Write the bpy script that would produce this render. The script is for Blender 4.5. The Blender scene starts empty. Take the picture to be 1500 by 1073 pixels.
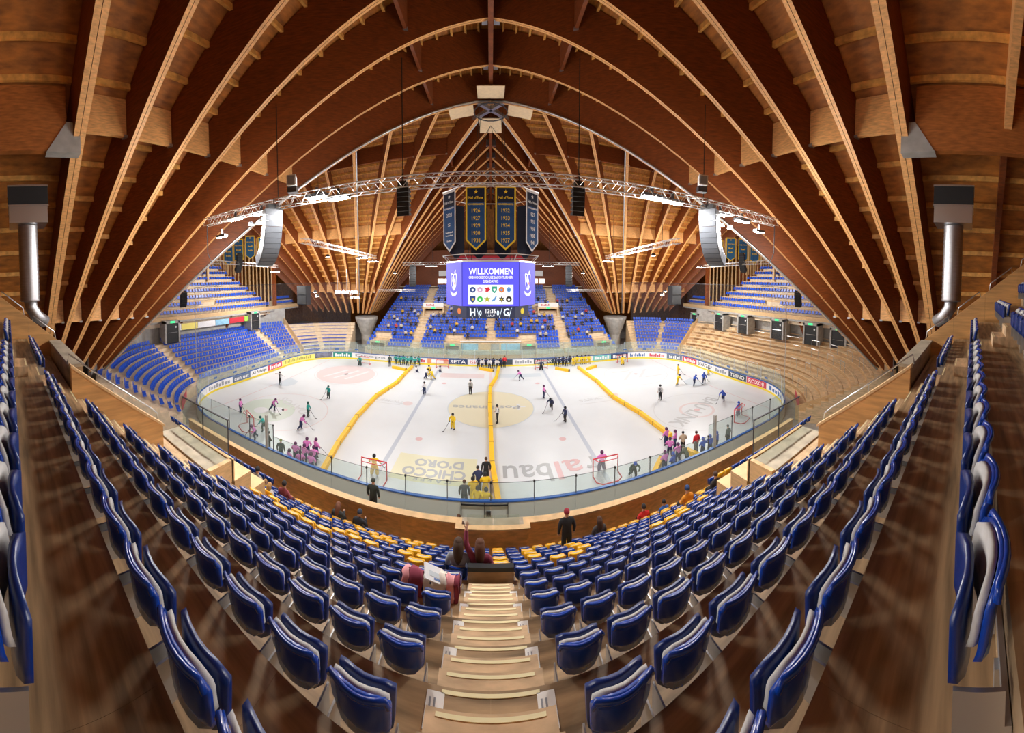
import bpy, bmesh, math, random
from mathutils import Vector, Matrix
random.seed(7)
SC = bpy.context.scene
COL = SC.collection
R = math.radians

# ------------------------------------------------------------------ camera
# ice surface is z = 0, rink centre is the origin, +Y points away from the camera
CAM_Y, CAM_Z = -31.75, 13.46
FPX, X0, Y0, PITCH = 450.0, 718.9, 423.5, 0.0344      # pixels per radian, optical centre, downward tilt
cam = bpy.data.cameras.new('camera'); cam.type = 'PANO'
cam.panorama_type = 'CENTRAL_CYLINDRICAL'
cam.central_cylindrical_radius = 1.0
cam.central_cylindrical_range_u_min = -X0 / FPX
cam.central_cylindrical_range_u_max = (1500 - X0) / FPX
cam.central_cylindrical_range_v_min = (Y0 - 1073) / FPX
cam.central_cylindrical_range_v_max = Y0 / FPX
cam.clip_start = 0.02; cam.clip_end = 500
cam_ob = bpy.data.objects.new('camera', cam); COL.objects.link(cam_ob)
cam_ob.location = (0, CAM_Y, CAM_Z)
cam_ob.rotation_euler = (math.pi / 2 - PITCH, 0, 0)
SC.camera = cam_ob

def proj(x, y, z):
    y -= CAM_Y; z -= CAM_Z; c, s = math.cos(PITCH), math.sin(PITCH)
    yy = c * y - s * z; zz = s * y + c * z
    return X0 + FPX * math.atan2(x, yy), Y0 - FPX * zz / max(1e-6, math.hypot(x, yy))
def ray(px, py):
    az = (px - X0) / FPX; t = (Y0 - py) / FPX
    d = (math.sin(az), math.cos(az), t); c, s = math.cos(PITCH), math.sin(PITCH)
    return d[0], c * d[1] + s * d[2], -s * d[1] + c * d[2]
def on_z(px, py, z=0.0):
    w = ray(px, py); k = (z - CAM_Z) / w[2]
    return w[0] * k, CAM_Y + w[1] * k

# ------------------------------------------------------------------ world, exposure
world = bpy.data.worlds.new('world'); SC.world = world; world.use_nodes = True
bg = world.node_tree.nodes['Background']
bg.inputs[0].default_value = (0.9, 0.85, 0.8, 1); bg.inputs[1].default_value = 0.05
vs = SC.view_settings
vs.view_transform = 'Standard'; vs.look = 'None'; vs.gamma = 1.0; vs.use_curve_mapping = False
vs.exposure = 0.47
SC.cycles.diffuse_bounces = 5; SC.cycles.max_bounces = 10; SC.cycles.transparent_max_bounces = 24
SC.cycles.caustics_reflective = False; SC.cycles.caustics_refractive = False
SC.cycles.sample_clamp_indirect = 6.0
FLOOD_W = 260.0         # watts thrown down by one floodlight bank on the trusses
SPILL_W = 950.0         # watts the same bank spills in all directions

# ------------------------------------------------------------------ materials
MATS = {}
def mat(name, col, rough=0.5, metal=0.0, var=0.0, scale=4.0, stretch=(1, 1, 1), col2=None, bump=0.0, emit=None, estr=0.0, spec=0.5):
    if name in MATS: return MATS[name]
    m = bpy.data.materials.new(name); m.use_nodes = True; nt = m.node_tree
    b = nt.nodes['Principled BSDF']
    b.inputs['Base Color'].default_value = (*col, 1); b.inputs['Roughness'].default_value = rough
    b.inputs['Metallic'].default_value = metal; b.inputs['Specular IOR Level'].default_value = spec
    if emit: b.inputs['Emission Color'].default_value = (*emit, 1); b.inputs['Emission Strength'].default_value = estr
    if var > 0 or col2 or bump > 0:
        tc = nt.nodes.new('ShaderNodeTexCoord'); mp = nt.nodes.new('ShaderNodeMapping')
        mp.inputs['Scale'].default_value = stretch
        nz = nt.nodes.new('ShaderNodeTexNoise'); nz.inputs['Scale'].default_value = scale; nz.inputs['Detail'].default_value = 5
        nt.links.new(tc.outputs['Object'], mp.inputs[0]); nt.links.new(mp.outputs[0], nz.inputs[0])
        cr = nt.nodes.new('ShaderNodeValToRGB')
        c2 = col2 or tuple(c * (1 - var) for c in col); c1 = col if col2 else tuple(min(1, c * (1 + var)) for c in col)
        cr.color_ramp.elements[0].position = .3; cr.color_ramp.elements[1].position = .7
        cr.color_ramp.elements[0].color = (*c2, 1); cr.color_ramp.elements[1].color = (*c1, 1)
        nt.links.new(nz.outputs[0], cr.inputs[0]); nt.links.new(cr.outputs[0], b.inputs['Base Color'])
        if bump:
            bp = nt.nodes.new('ShaderNodeBump'); bp.inputs['Strength'].default_value = bump; bp.inputs['Distance'].default_value = .01
            nt.links.new(nz.outputs[0], bp.inputs['Height']); nt.links.new(bp.outputs[0], b.inputs['Normal'])
    MATS[name] = m
    return m
def glass_mat(name, tint, gloss, rough=.02, veil=None, veil_f=0.0):
    m = bpy.data.materials.new(name); m.use_nodes = True; nt = m.node_tree
    nt.nodes.remove(nt.nodes['Principled BSDF']); out = nt.nodes['Material Output']
    t = nt.nodes.new('ShaderNodeBsdfTransparent'); t.inputs[0].default_value = (*tint, 1)
    g = nt.nodes.new('ShaderNodeBsdfGlossy'); g.inputs['Roughness'].default_value = rough
    mx = nt.nodes.new('ShaderNodeMixShader'); mx.inputs[0].default_value = gloss
    nt.links.new(t.outputs[0], mx.inputs[1]); nt.links.new(g.outputs[0], mx.inputs[2])
    last = mx
    if veil:
        d = nt.nodes.new('ShaderNodeBsdfDiffuse'); d.inputs[0].default_value = (*veil, 1)
        m2 = nt.nodes.new('ShaderNodeMixShader'); m2.inputs[0].default_value = veil_f
        nt.links.new(mx.outputs[0], m2.inputs[1]); nt.links.new(d.outputs[0], m2.inputs[2]); last = m2
    nt.links.new(last.outputs[0], out.inputs[0]); MATS[name] = m
    return m

mat('glulam', (.205, .047, .0065), .55, var=.32, scale=2.2, stretch=(1, 1, 7), bump=.15)  # dark wood tone with the shade of the beam sides put in
mat('glulam_lit', (.78, .40, .145), .5, var=.22, scale=3, stretch=(1, 1, 6))  # same wood made lighter, with light bounced off the ice put in
mat('roof_board', (.44, .155, .022), .6, var=.4, scale=2.6, stretch=(2.2, .5, .5))
mat('purlin', (.82, .40, .10), .55, var=.3, scale=3)
mat('spruce', (.70, .47, .24), .5, var=.16, scale=3, stretch=(1, 1, 6))
mat('parapet_wood', (.66, .36, .13), .45, var=.25, scale=2.5, stretch=(1, .35, 3))
mat('tread_wood', (.36, .24, .13), .5, var=.5, scale=4.0, stretch=(.3, 3.0, 1), bump=.15)
mat('front_wall_wood', (.80, .50, .21), .45, var=.22, scale=2.5, stretch=(1, .5, 4))
mat('stair_wood', (.58, .40, .235), .5, var=.28, scale=5, stretch=(.6, 2, 1))
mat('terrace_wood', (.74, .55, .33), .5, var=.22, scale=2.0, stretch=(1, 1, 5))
mat('riser_shade', (.46, .29, .14), .55, var=.25, scale=2, stretch=(1, 1, 5))  # darker wood tone standing for shade on the step fronts
mat('stand_pale', (.76, .62, .45), .55, var=.12, scale=2)
mat('concrete', (.42, .41, .39), .75, var=.18, scale=1.6)
mat('slab_floor', (.42, .36, .27), .7, var=.22, scale=2.5)
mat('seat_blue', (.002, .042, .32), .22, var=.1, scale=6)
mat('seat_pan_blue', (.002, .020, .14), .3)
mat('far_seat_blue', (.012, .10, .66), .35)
mat('seat_yellow', (.95, .50, .008), .3)
mat('cushion_grey', (.50, .49, .48), .7, var=.08, scale=20)
mat('bracket_metal', (.55, .55, .55), .35, .8)
mat('steel', (.62, .64, .66), .3, .9)
mat('dark_steel', (.10, .10, .11), .4, .7)
mat('duct', (.50, .50, .52), .4, .95, var=.15, scale=12, stretch=(.2, .2, 3))
mat('truss_alu', (.75, .74, .72), .35, .75)
mat('black', (.012, .012, .014), .5)
mat('black_mesh', (.02, .02, .022), .8)
mat('speaker_grey', (.12, .13, .15), .4, .2)
mat('white', (.86, .86, .86), .5)
mat('paper', (.88, .88, .86), .7)
mat('ice', (.61, .645, .675), .34, var=.03, scale=.35, spec=.35)
mat('board_white', (.74, .76, .78), .35)
mat('board_outer', (.56, .63, .62), .35)
mat('kick_yellow', (.90, .70, .03), .4)
mat('rail_blue', (.02, .11, .42), .35)
mat('barrier_yellow', (.93, .52, .01), .45, var=.06, scale=3)
mat('goal_red', (.62, .015, .03), .35)
mat('banner_blue', (.012, .075, .24), .75, var=.2, scale=.6)
mat('banner_dark', (.006, .010, .035), .8)
mat('banner_gold', (.95, .66, .03), .7)
mat('banner_white', (.85, .85, .88), .7)
mat('red_cloth', (.55, .02, .04), .7)
mat('sign_green', (.02, .55, .16), .4, emit=(.05, .9, .3), estr=.8)
mat('lamp_face', (1, 1, 1), .4, emit=(1, .98, .95), estr=60)
mat('lamp_warm', (1, 1, 1), .4, emit=(1, .95, .85), estr=25)
mat('door_black', (.018, .02, .022), .45)
mat('nosing', (.86, .78, .48), .5)
glass_mat('rink_glass', (.93, .98, .97), .05, veil=(.62, .74, .74), veil_f=.10)
glass_mat('board_glass', (.75, .85, .84), .06, veil=(.40, .47, .47), veil_f=.62)
glass_mat('net_mesh', (.96, .96, .96), .0, veil=(.25, .25, .27), veil_f=.03)

# ------------------------------------------------------------------ mesh helpers
class MB:
    def __init__(s): s.v = []; s.f = []; s.m = []
    def quad(s, a, b, c, d, m=0):
        n = len(s.v); s.v += [tuple(a), tuple(b), tuple(c), tuple(d)]; s.f.append((n, n+1, n+2, n+3)); s.m.append(m)
    def hexa(s, p, m=0):      # 8 points: 4 bottom ccw, 4 top ccw
        n = len(s.v); s.v += [tuple(q) for q in p]
        for f in ((0,3,2,1),(4,5,6,7),(0,1,5,4),(1,2,6,5),(2,3,7,6),(3,0,4,7)):
            s.f.append(tuple(n+i for i in f)); s.m.append(m)
        return s
    def box(s, x0, x1, y0, y1, z0, z1, m=0):
        return s.hexa(((x0,y0,z0),(x1,y0,z0),(x1,y1,z0),(x0,y1,z0),(x0,y0,z1),(x1,y0,z1),(x1,y1,z1),(x0,y1,z1)), m)
    def bar(s, a, b, w, h, up=(0,0,1), m=0, off=0.0):   # off: shift of the section along 'up'
        a, b = Vector(a), Vector(b); d = (b-a).normalized(); u = Vector(up); sd = d.cross(u)
        if sd.length < 1e-5: u = Vector((0,1,0)); sd = d.cross(u)
        sd.normalize(); u = sd.cross(d).normalized()
        p = []
        for zz in (-h/2+off, h/2+off):
            for q, ss in ((a,-1),(b,-1),(b,1),(a,1)): p.append(q + sd*(ss*w/2) + u*zz)
        # order to match hexa: a-,b-,b+,a+
        return s.hexa(p, m)
    def tube(s, pts, r, n=6, m=0, cap=True):
        pts = [Vector(p) for p in pts]; base = len(s.v); rs = r if isinstance(r, (list, tuple)) else [r]*len(pts)
        prev = None
        for i, p in enumerate(pts):
            d = (pts[min(i+1, len(pts)-1)] - pts[max(i-1, 0)]).normalized()
            if prev is None:
                u = Vector((0,0,1)) if abs(d.z) < .9 else Vector((1,0,0))
            else: u = prev
            sd = d.cross(u).normalized(); u = sd.cross(d).normalized(); prev = u
            for k in range(n):
                a = 2*math.pi*k/n
                s.v.append(tuple(p + (sd*math.cos(a) + u*math.sin(a))*rs[i]))
        for i in range(len(pts)-1):
            for k in range(n):
                a = base+i*n+k; b = base+i*n+(k+1) % n
                s.f.append((a, b, b+n, a+n)); s.m.append(m)
        if cap:
            s.f.append(tuple(base+k for k in reversed(range(n)))); s.m.append(m)
            e = base+(len(pts)-1)*n; s.f.append(tuple(e+k for k in range(n))); s.m.append(m)
        return s
    def lathe(s, prof, n=16, c=(0,0,0), m=0):
        base = len(s.v)
        for r, z in prof:
            for k in range(n):
                a = 2*math.pi*k/n; s.v.append((c[0]+r*math.cos(a), c[1]+r*math.sin(a), c[2]+z))
        for i in range(len(prof)-1):
            for k in range(n):
                a = base+i*n+k; b = base+i*n+(k+1) % n
                s.f.append((a, b, b+n, a+n)); s.m.append(m)
        s.f.append(tuple(base+k for k in reversed(range(n)))); s.m.append(m)
        e = base+(len(prof)-1)*n; s.f.append(tuple(e+k for k in range(n))); s.m.append(m)
        return s
    def prism(s, poly, y0, y1, m=0):   # polygon in xz, extruded along y
        n = len(s.v); k = len(poly)
        s.v += [(x, y0, z) for x, z in poly] + [(x, y1, z) for x, z in poly]
        s.f.append(tuple(n+i for i in range(k))); s.m.append(m)
        s.f.append(tuple(n+k+i for i in reversed(range(k)))); s.m.append(m)
        for i in range(k):
            j = (i+1) % k; s.f.append((n+j, n+i, n+k+i, n+k+j)); s.m.append(m)
        return s
    def ball(s, c, r, n=10, sc=(1,1,1), m=0):
        prof = [(r*math.sin(math.pi*i/(n//2+1))*1.0, -r*math.cos(math.pi*i/(n//2+1))) for i in range(1, n//2+1)]
        b0 = len(s.v); s.lathe(prof, n, (0,0,0), m)
        for i in range(b0, len(s.v)):
            x, y, z = s.v[i]; s.v[i] = (c[0]+x*sc[0], c[1]+y*sc[1], c[2]+z*sc[2])
        return s
    def mesh(s, name, mats, smooth=False):
        me = bpy.data.meshes.new(name); me.from_pydata(s.v, [], s.f)
        for x in (mats if isinstance(mats, (list, tuple)) else [mats]): me.materials.append(MATS[x] if isinstance(x, str) else x)
        if any(s.m): me.polygons.foreach_set('material_index', s.m)
        if smooth: me.polygons.foreach_set('use_smooth', [True]*len(s.f))
        me.update(); return me
    def build(s, name, mats, parent=None, smooth=False):
        return ob(name, s.mesh(name, mats, smooth), parent)
def ob(name, me, parent=None, loc=None, rz=0.0, scale=None):
    o = bpy.data.objects.new(name, me); COL.objects.link(o); o.parent = parent
    if loc: o.location = loc
    if rz: o.rotation_euler = (0, 0, rz)
    if scale: o.scale = scale
    return o
def tag(o, label=None, cat=None, group=None, kind=None):
    if label: o['label'] = label
    if cat: o['category'] = cat
    if group: o['group'] = group
    if kind: o['kind'] = kind
    return o
def empty(name, loc=(0,0,0), rz=0.0, **k):
    o = ob(name, None, None, loc, rz); o.empty_display_size = .2
    return tag(o, **k)
FONT_CACHE = {}
def text_mesh(body, size=1.0, width=None, bold=0.0, name='lettering', ext=0.002):
    key = (body, size, width, bold)
    if key in FONT_CACHE: return FONT_CACHE[key]
    if body.startswith('#'):            # lettering too small to read in the photograph: a line of letter-sized strokes
        m = MB(); n = int(body[1:]); h = size*.36; w = size*.5
        for i in range(n):
            x = (i-(n-1)/2)*w; k = (1.0, .7, .72, 1.0, .68)[i % 5]
            m.box(x-w*.36, x+w*.36, -h, -h+2*h*k, -ext, ext)
        me = m.mesh(name, 'white')
        if width:
            for v in me.vertices: v.co.x *= width/(n*w)
        FONT_CACHE[key] = me
        return me
    cu = bpy.data.curves.new('txt', 'FONT'); cu.body = body; cu.size = size; cu.align_x = 'CENTER'; cu.align_y = 'CENTER'
    cu.offset = bold; cu.resolution_u = 2; cu.extrude = ext
    to = bpy.data.objects.new('txt', cu)
    me = bpy.data.meshes.new_from_object(to); me.name = name
    bpy.data.objects.remove(to); bpy.data.curves.remove(cu)
    if width and len(me.vertices):
        xs = [v.co.x for v in me.vertices]; w = max(xs)-min(xs); c = (max(xs)+min(xs))/2
        for v in me.vertices: v.co.x = (v.co.x-c)*width/w
    FONT_CACHE[key] = me
    return me
def text(body, size, material, parent, M, width=None, bold=0.0, name='lettering'):
    me = text_mesh(body, size, width, bold).copy(); me.materials.clear()
    me.materials.append(MATS[material]); o = ob(name, me, parent); o.matrix_local = M
    return o
def Rz(a): return Matrix.Rotation(a, 4, 'Z')
def T(x, y, z): return Matrix.Translation((x, y, z))
FACE_CAM = Matrix.Rotation(R(90), 4, 'X')       # lettering plane upright, facing -Y
def star(r, n=5):
    return [(math.sin(math.pi*i/n)*(r if i % 2 == 0 else r*.42), math.cos(math.pi*i/n)*(r if i % 2 == 0 else r*.42)) for i in range(2*n)]
# ================================================================== SETTING
# ---- outer shell
fl = MB().box(-62, 62, -56, 56, -.6, -.25).build('floor', 'concrete')
tag(fl, 'grey concrete hall floor around and below the ice rink', kind='structure')
def shell_wall(name, box, label):
    o = empty(name, kind='structure', label=label)
    x0, x1, y0, y1 = box
    along_x = (x1-x0) > (y1-y0); L = (x1-x0) if along_x else (y1-y0); n = 40
    MB().box(x0, x1, y0, y1, -.25, 38).build('wall_backing', 'roof_board', o)
    return o
shell_wall('wall_left', (-60.5, -60, -54, 54), 'dark timber outer wall behind the left stand')
shell_wall('wall_right', (60, 60.5, -54, 54), 'dark timber outer wall behind the right stand')
shell_wall('wall_far', (-60, 60, 53.5, 54), 'dark timber outer wall behind the far stand')
shell_wall('wall_rear', (-60, 60, -54, -53.5), 'dark timber outer wall behind the viewer')

# ---- ice and its painted markings
RX, RY, RC = 30.0, 15.0, 8.5
def rrect(d=0.0, n=14):
    pts = []
    for cx, cy, a0 in ((RX-RC, RY-RC, 0), (-(RX-RC), RY-RC, 90), (-(RX-RC), -(RY-RC), 180), (RX-RC, -(RY-RC), 270)):
        for i in range(n+1):
            a = R(a0 + 90*i/n); pts.append((cx+(RC+d)*math.cos(a), cy+(RC+d)*math.sin(a)))
    return pts
ice = empty('ice_rink', kind='structure', label='white ice sheet painted with lines, circles and sponsor lettering')
m = MB(); pts = rrect(); n = len(pts)
m.v = [(x, y, 0) for x, y in pts] + [(x, y, -.2) for x, y in pts]
m.f = [tuple(range(n)), tuple(range(2*n-1, n-1, -1))] + [((i+1) % n, i, n+i, n+(i+1) % n) for i in range(n)]; m.m = [0]*len(m.f)
m.build('ice_sheet', 'ice', ice)
mat('paint_blue', (0.392, 0.441, 0.525), .36); mat('paint_red', (0.588, 0.385, 0.399), .36); mat('paint_pink', (0.602, 0.511, 0.518), .36)
mat('paint_cream', (0.616, 0.581, 0.434), .36); mat('paint_yellow', (0.630, 0.616, 0.420), .36); mat('paint_grey', (0.420, 0.441, 0.462), .36)
mat('paint_light', (0.532, 0.553, 0.574), .36); mat('paint_green', (0.490, 0.574, 0.504), .36); mat('paint_white', (0.602, 0.630, 0.651), .36)
mat('paint_dark', (0.350, 0.371, 0.385), .36); mat('paint_sky', (0.490, 0.553, 0.609), .36)
def mark(name, polys, material, z):
    m = MB()
    for p in polys:
        b = len(m.v); m.v += [(x, y, z) for x, y in p]; m.f.append(tuple(range(b, b+len(p)))); m.m.append(0)
    return m.build(name, material, ice)
def disc(cx, cy, r, n=40): return [(cx+r*math.cos(2*math.pi*i/n), cy+r*math.sin(2*math.pi*i/n)) for i in range(n)]
def ring(cx, cy, r, w, n=48):
    out = []
    for i in range(n):
        a, b = 2*math.pi*i/n, 2*math.pi*(i+1)/n
        out.append([(cx+(r-w/2)*math.cos(a), cy+(r-w/2)*math.sin(a)), (cx+(r+w/2)*math.cos(a), cy+(r+w/2)*math.sin(a)),
                    (cx+(r+w/2)*math.cos(b), cy+(r+w/2)*math.sin(b)), (cx+(r-w/2)*math.cos(b), cy+(r-w/2)*math.sin(b))])
    return out
def rect(x0, x1, y0, y1): return [(x0, y0), (x1, y0), (x1, y1), (x0, y1)]
for sx in (-1, 1):
    mark('blue_line', [rect(sx*7.7-.17, sx*7.7+.17, -14.9, 14.9)], 'paint_blue', .004)
    mark('goal_line', [rect(sx*26-.04, sx*26+.04, -13.6, 13.6)], 'paint_red', .004)
    for sy in (-1, 1):
        mark('face_off_ring', ring(sx*20, sy*7, 4.5, .09), 'paint_light' if sx*sy < 0 or sx > 0 else 'paint_pink', .006)
        mark('neutral_spot', [disc(sx*6.0, sy*7, .3)], 'paint_red', .006)
        mark('face_off_spot', [disc(sx*20, sy*7, .32)], 'paint_red', .010)
mark('centre_red_line', [rect(-.16, .16, -14.9, 14.9)], 'paint_pink', .004)
mark('centre_disc', [disc(0, 0, 4.5, 64)], 'paint_cream', .006)
mark('centre_ring', ring(0, 0, 4.5, .10, 64), 'paint_sky', .008)
mark('pink_disc', [disc(-20, 7, 4.2)], 'paint_pink', .007)
mark('pink_disc_stripe', [[(-22.5+i*1.6, 4.6+i*.2), (-22.1+i*1.6, 4.5+i*.2), (-20.3+i*1.6, 8.9+i*.2), (-20.8+i*1.6, 9.0+i*.2)] for i in range(3)], 'paint_white', .010)
mark('green_disc', [disc(-21.5, -8.0, 2.9)], 'paint_green', .007)
mark('green_disc_eye', [disc(-21.9, -8.6, .75), disc(-20.6, -7.5, .7)], 'paint_white', .010)
mark('yellow_panel', [rect(-6.9, -1.0, -12.4, -9.3)], 'paint_yellow', .006)
mark('pink_panel', [rect(-7.0, -.9, 9.3, 11.3)], 'paint_pink', .006)
mark('blue_panel', [rect(1.0, 7.0, 9.6, 11.2)], 'paint_sky', .006)
mark('crease', [[(-26, -1.8), (-24.2, -1.2), (-23.8, 0), (-24.2, 1.2), (-26, 1.8)]], 'paint_sky', .005)
mark('crease', [[(26, -1.8), (24.2, -1.2), (23.8, 0), (24.2, 1.2), (26, 1.8)]], 'paint_sky', .005)
mark('red_ring', ring(20, -7, 1.75, .28), 'paint_pink', .007)
mark('cross_mark', [rect(2.75, 3.05, -.75, .75), rect(2.15, 3.65, -.15, .15)], 'paint_white', .010)
def ice_text(body, x, y, size, material, rot=180, width=None, bold=.01):
    return text(body, size, material, ice, T(x, y, .012) @ Rz(R(rot)), width, bold, 'painted_lettering')
ice_text('PostFinance', -.55, 0, 1.25, 'paint_dark', 180, 7.0, .02)
ice_text("CHICCO", -3.95, -11.25, 1.25, 'paint_dark', 180, 4.5, .045)
ice_text("D'ORO", -3.75, -10.15, 1.15, 'paint_dark', 180, 3.6, .045)
ice_text("C A F F E", -3.9, -12.05, .5, 'paint_dark', 180, 2.6)
ice_text('bau', 2.55, -11.0, 2.9, 'paint_dark', 180, 3.4, .03)
ice_text('al', 5.55, -10.95, 2.9, 'paint_red', 180, 1.95, .03)
ice_text('r', 7.15, -10.95, 2.9, 'paint_dark', 180, .75, .03)
ice_text('BAU', 21.9, -6.1, 2.2, 'paint_grey', 201, 3.3, .04)
ice_text('LINK', 17.9, -7.8, 2.2, 'paint_grey', 201, 3.9, .04)
ice_text('DAVOS', -19.95, -5.5, 1.6, 'paint_light', 159, 4.9, .03)
ice_text('TICKETS', -11.3, .2, .9, 'paint_light', 175, 4.0)
ice_text('TICKETS', 11.6, .6, .9, 'paint_light', 185, 4.0)
mark('ticket_badge', [disc(-8.9, -.1, .55), disc(14.0, .9, .55)], 'paint_pink', .009)
mark('ticket_underline', [rect(9.5, 13.2, -.6, -.45), rect(-13, -9.6, -.75, -.6)], 'paint_light', .009)
mark('logo_stroke', [[(17.2, 5.2), (17.7, 5.2), (20.3, 8.4), (19.8, 8.4)], [(17.0, 8.6), (19.9, 8.6), (19.9, 9.0), (17.0, 9.0)], [(19.6, 5.4), (20.1, 5.4), (22.6, 8.6), (22.1, 8.6)], [(20.6, 5.0), (23.2, 5.0), (23.2, 5.4), (20.6, 5.4)]], 'paint_light', .009)

# ---- boards, glass
PER = 4*(RX-RC) + 4*(RY-RC) + 2*math.pi*RC
def per(u, d=0.0):
    """point at distance u along the boards (0 = far side centre, + to the right), d outwards; and the outward normal"""
    sgn = 1
    u = (u + PER/2) % PER - PER/2
    if u < 0: sgn, u = -1, -u
    a, q, b = RX-RC, math.pi/2*RC, 2*(RY-RC)
    if u <= a: x, y, nx, ny = u, RY, 0, 1
    elif u <= a+q:
        t = (u-a)/RC; nx, ny = math.sin(t), math.cos(t); x, y = RX-RC+RC*nx, RY-RC+RC*ny
    elif u <= a+q+b: x, y, nx, ny = RX, RY-RC-(u-a-q), 1, 0
    elif u <= a+2*q+b:
        t = (u-a-q-b)/RC; nx, ny = math.cos(t), -math.sin(t); x, y = RX-RC+RC*nx, -(RY-RC)+RC*ny
    else: x, y, nx, ny = RX-RC-(u-a-2*q-b), -RY, 0, -1
    return sgn*(x+nx*d), y+ny*d, sgn*nx, ny
def strip(u0, u1, d0, d1, z0, z1, n=1, mb=None, m=0):
    mb = mb or MB()
    for i in range(n):
        a, b = u0+(u1-u0)*i/n, u0+(u1-u0)*(i+1)/n
        p0, p1, q0, q1 = per(a, d0), per(b, d0), per(a, d1), per(b, d1)
        mb.hexa(((p0[0],p0[1],z0),(q0[0],q0[1],z0),(q1[0],q1[1],z0),(p1[0],p1[1],z0),
                 (p0[0],p0[1],z1),(q0[0],q0[1],z1),(q1[0],q1[1],z1),(p1[0],p1[1],z1)), m)
    return mb
boards = empty('rink_boards', label='white hockey boards with blue top rail, yellow kick strip and clear glass around the ice', cat='rink boards')
NSEG = 68; SEG = PER/NSEG
for i in range(NSEG):
    u0, u1 = -PER/2+i*SEG, -PER/2+(i+1)*SEG
    um = (u0+u1)/2; near = abs(um) > PER/2-21.5; curved = not (near or abs(um) < 21.5)
    k = 4 if curved else 1
    tall = 2.15 if near and abs(um) > PER/2-15.5 else (2.6 if abs(um) < 21.5 else 2.95)
    mb = MB(); strip(u0+.006, u1-.006, .03, .10, 0, 1.08, k, mb, 0); strip(u0+.006, u1-.006, .10, .14, 0, 1.08, k, mb, 1)
    mb.build('board_panel', ['board_white', 'board_outer'], boards)
    strip(u0, u1, .01, .03, 0, .22, k).build('kick_strip', 'kick_yellow', boards)
    strip(u0, u1, -.01, .17, 1.08, 1.15, k).build('top_rail', 'rail_blue', boards)
    if not (near and abs(abs(um)-PER/2) < .01):
        strip(u0+.012, u1-.012, .07, .085, 1.15, tall, k).build('glass_pane', 'rink_glass', boards)
    p = per(u0, .078); MB().box(p[0]-.022, p[0]+.022, p[1]-.022, p[1]+.022, 1.15, tall+.05).build('glass_post', 'dark_steel' if near else 'steel', boards)
    if near:
        MB().box(p[0]-.05, p[0]+.05, p[1]-.05, p[1]+.04, tall-.05, tall+.06).build('glass_clip', 'black', boards)
        strip(u0+.02, u1-.02, .066, .09, tall, tall+.015).build('glass_edge', 'dark_steel', boards)
for sx in (-1, 1): MB().box(sx*15.2-.09, sx*15.2+.09, -15.2, -15.02, 1.15, 3.55).build('end_post', 'concrete', boards)
# gates in the near boards: black bar and latch
for x, w in ((-.35, 2.6),):
    MB().box(x-w/2, x+w/2, -15.24, -15.18, .93, .99).build('gate_bar', 'black', boards)
    MB().box(x+.1, x+.35, -15.26, -15.16, .35, .6).build('gate_latch', 'black', boards)
    for dx in (-w/2, 0, w/2): MB().box(x+dx-.015, x+dx+.015, -15.2, -15.15, .02, 1.06).build('gate_seam', 'black', boards)
# advertising panels on the inside of the boards (pixel columns give the bearing, the boards give the distance)
US = [(-56+112*i/1600) for i in range(1601)]
UPX = [proj(*per(u)[:2], .6)[0] for u in US]
def u_at(px):
    best = min(range(len(US)), key=lambda i: abs(UPX[i]-px)); return US[best]
mat('ad_slate', (.13, .19, .30), .4); mat('ad_red', (.66, .06, .10), .4); mat('ad_lemon', (.93, .80, .20), .4); mat('ad_photo', (.18, .19, .26), .4, var=.6, scale=1.5)
mat('ad_green', (.03, .26, .22), .4); mat('ad_orange', (.80, .33, .14), .4); mat('ad_navy', (.03, .06, .16), .4); mat('ad_teal', (.20, .58, .58), .4)
mat('ad_grey', (.16, .21, .29), .4); mat('ad_dark', (.05, .07, .09), .4); mat('ad_white', (.88, .88, .90), .4); mat('ink_black', (.03, .03, .04), .5)
mat('ink_grey', (.32, .34, .38), .5); mat('ink_white', (.92, .92, .92), .5); mat('ink_red', (.60, .05, .08), .5); mat('ink_olive', (.42, .38, .10), .5); mat('ink_blue', (.05, .14, .40), .5)
ADS = [(303,341,'ad_white','#8','ink_grey'),(341,367,'ad_slate','con net','ink_white'),(367,392.5,'ad_white','AS Aufzüge','ink_black'),
 (393,413,'ad_red','#6','ink_white'),(414,461,'ad_lemon','#16','ink_olive'),(461.5,487,'ad_photo','',None),(488,515,'ad_green','#7','ink_white'),
 (516,570,'ad_white','Dropa','ink_grey'),(604,625,'ad_white','#5','ink_red'),(626,656,'ad_orange','#1','ink_white'),(657,685,'ad_navy','SETA','ink_white'),
 (686,712,'ad_white','ISSLER','ink_red'),(731,751,'ad_dark','',None),(751,782,'ad_white','#7','ink_grey'),(782,811,'ad_dark','BAU LINK','ink_white'),(812,830,'ad_white','',None),
 (856,868,'ad_white','',None),(868,895,'ad_teal','#6','ink_white'),(895,920,'ad_navy','#4','ink_white'),(920,948,'ad_white','#9','ink_blue'),(948,976,'ad_white','#8','ink_red'),
 (976.5,999,'ad_grey','#6','ink_white'),(1000,1020,'ad_red','#10','ink_white'),(1020.5,1045,'ad_white','SCHATZALP','ink_black'),(1045.5,1066,'ad_white','#5','ink_grey'),
 (1067,1093,'ad_dark','TERNO','ink_white'),(1094,1122,'ad_red','ROXOR','ink_white'),(1123,1147,'ad_white','#6','ink_blue')]
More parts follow.
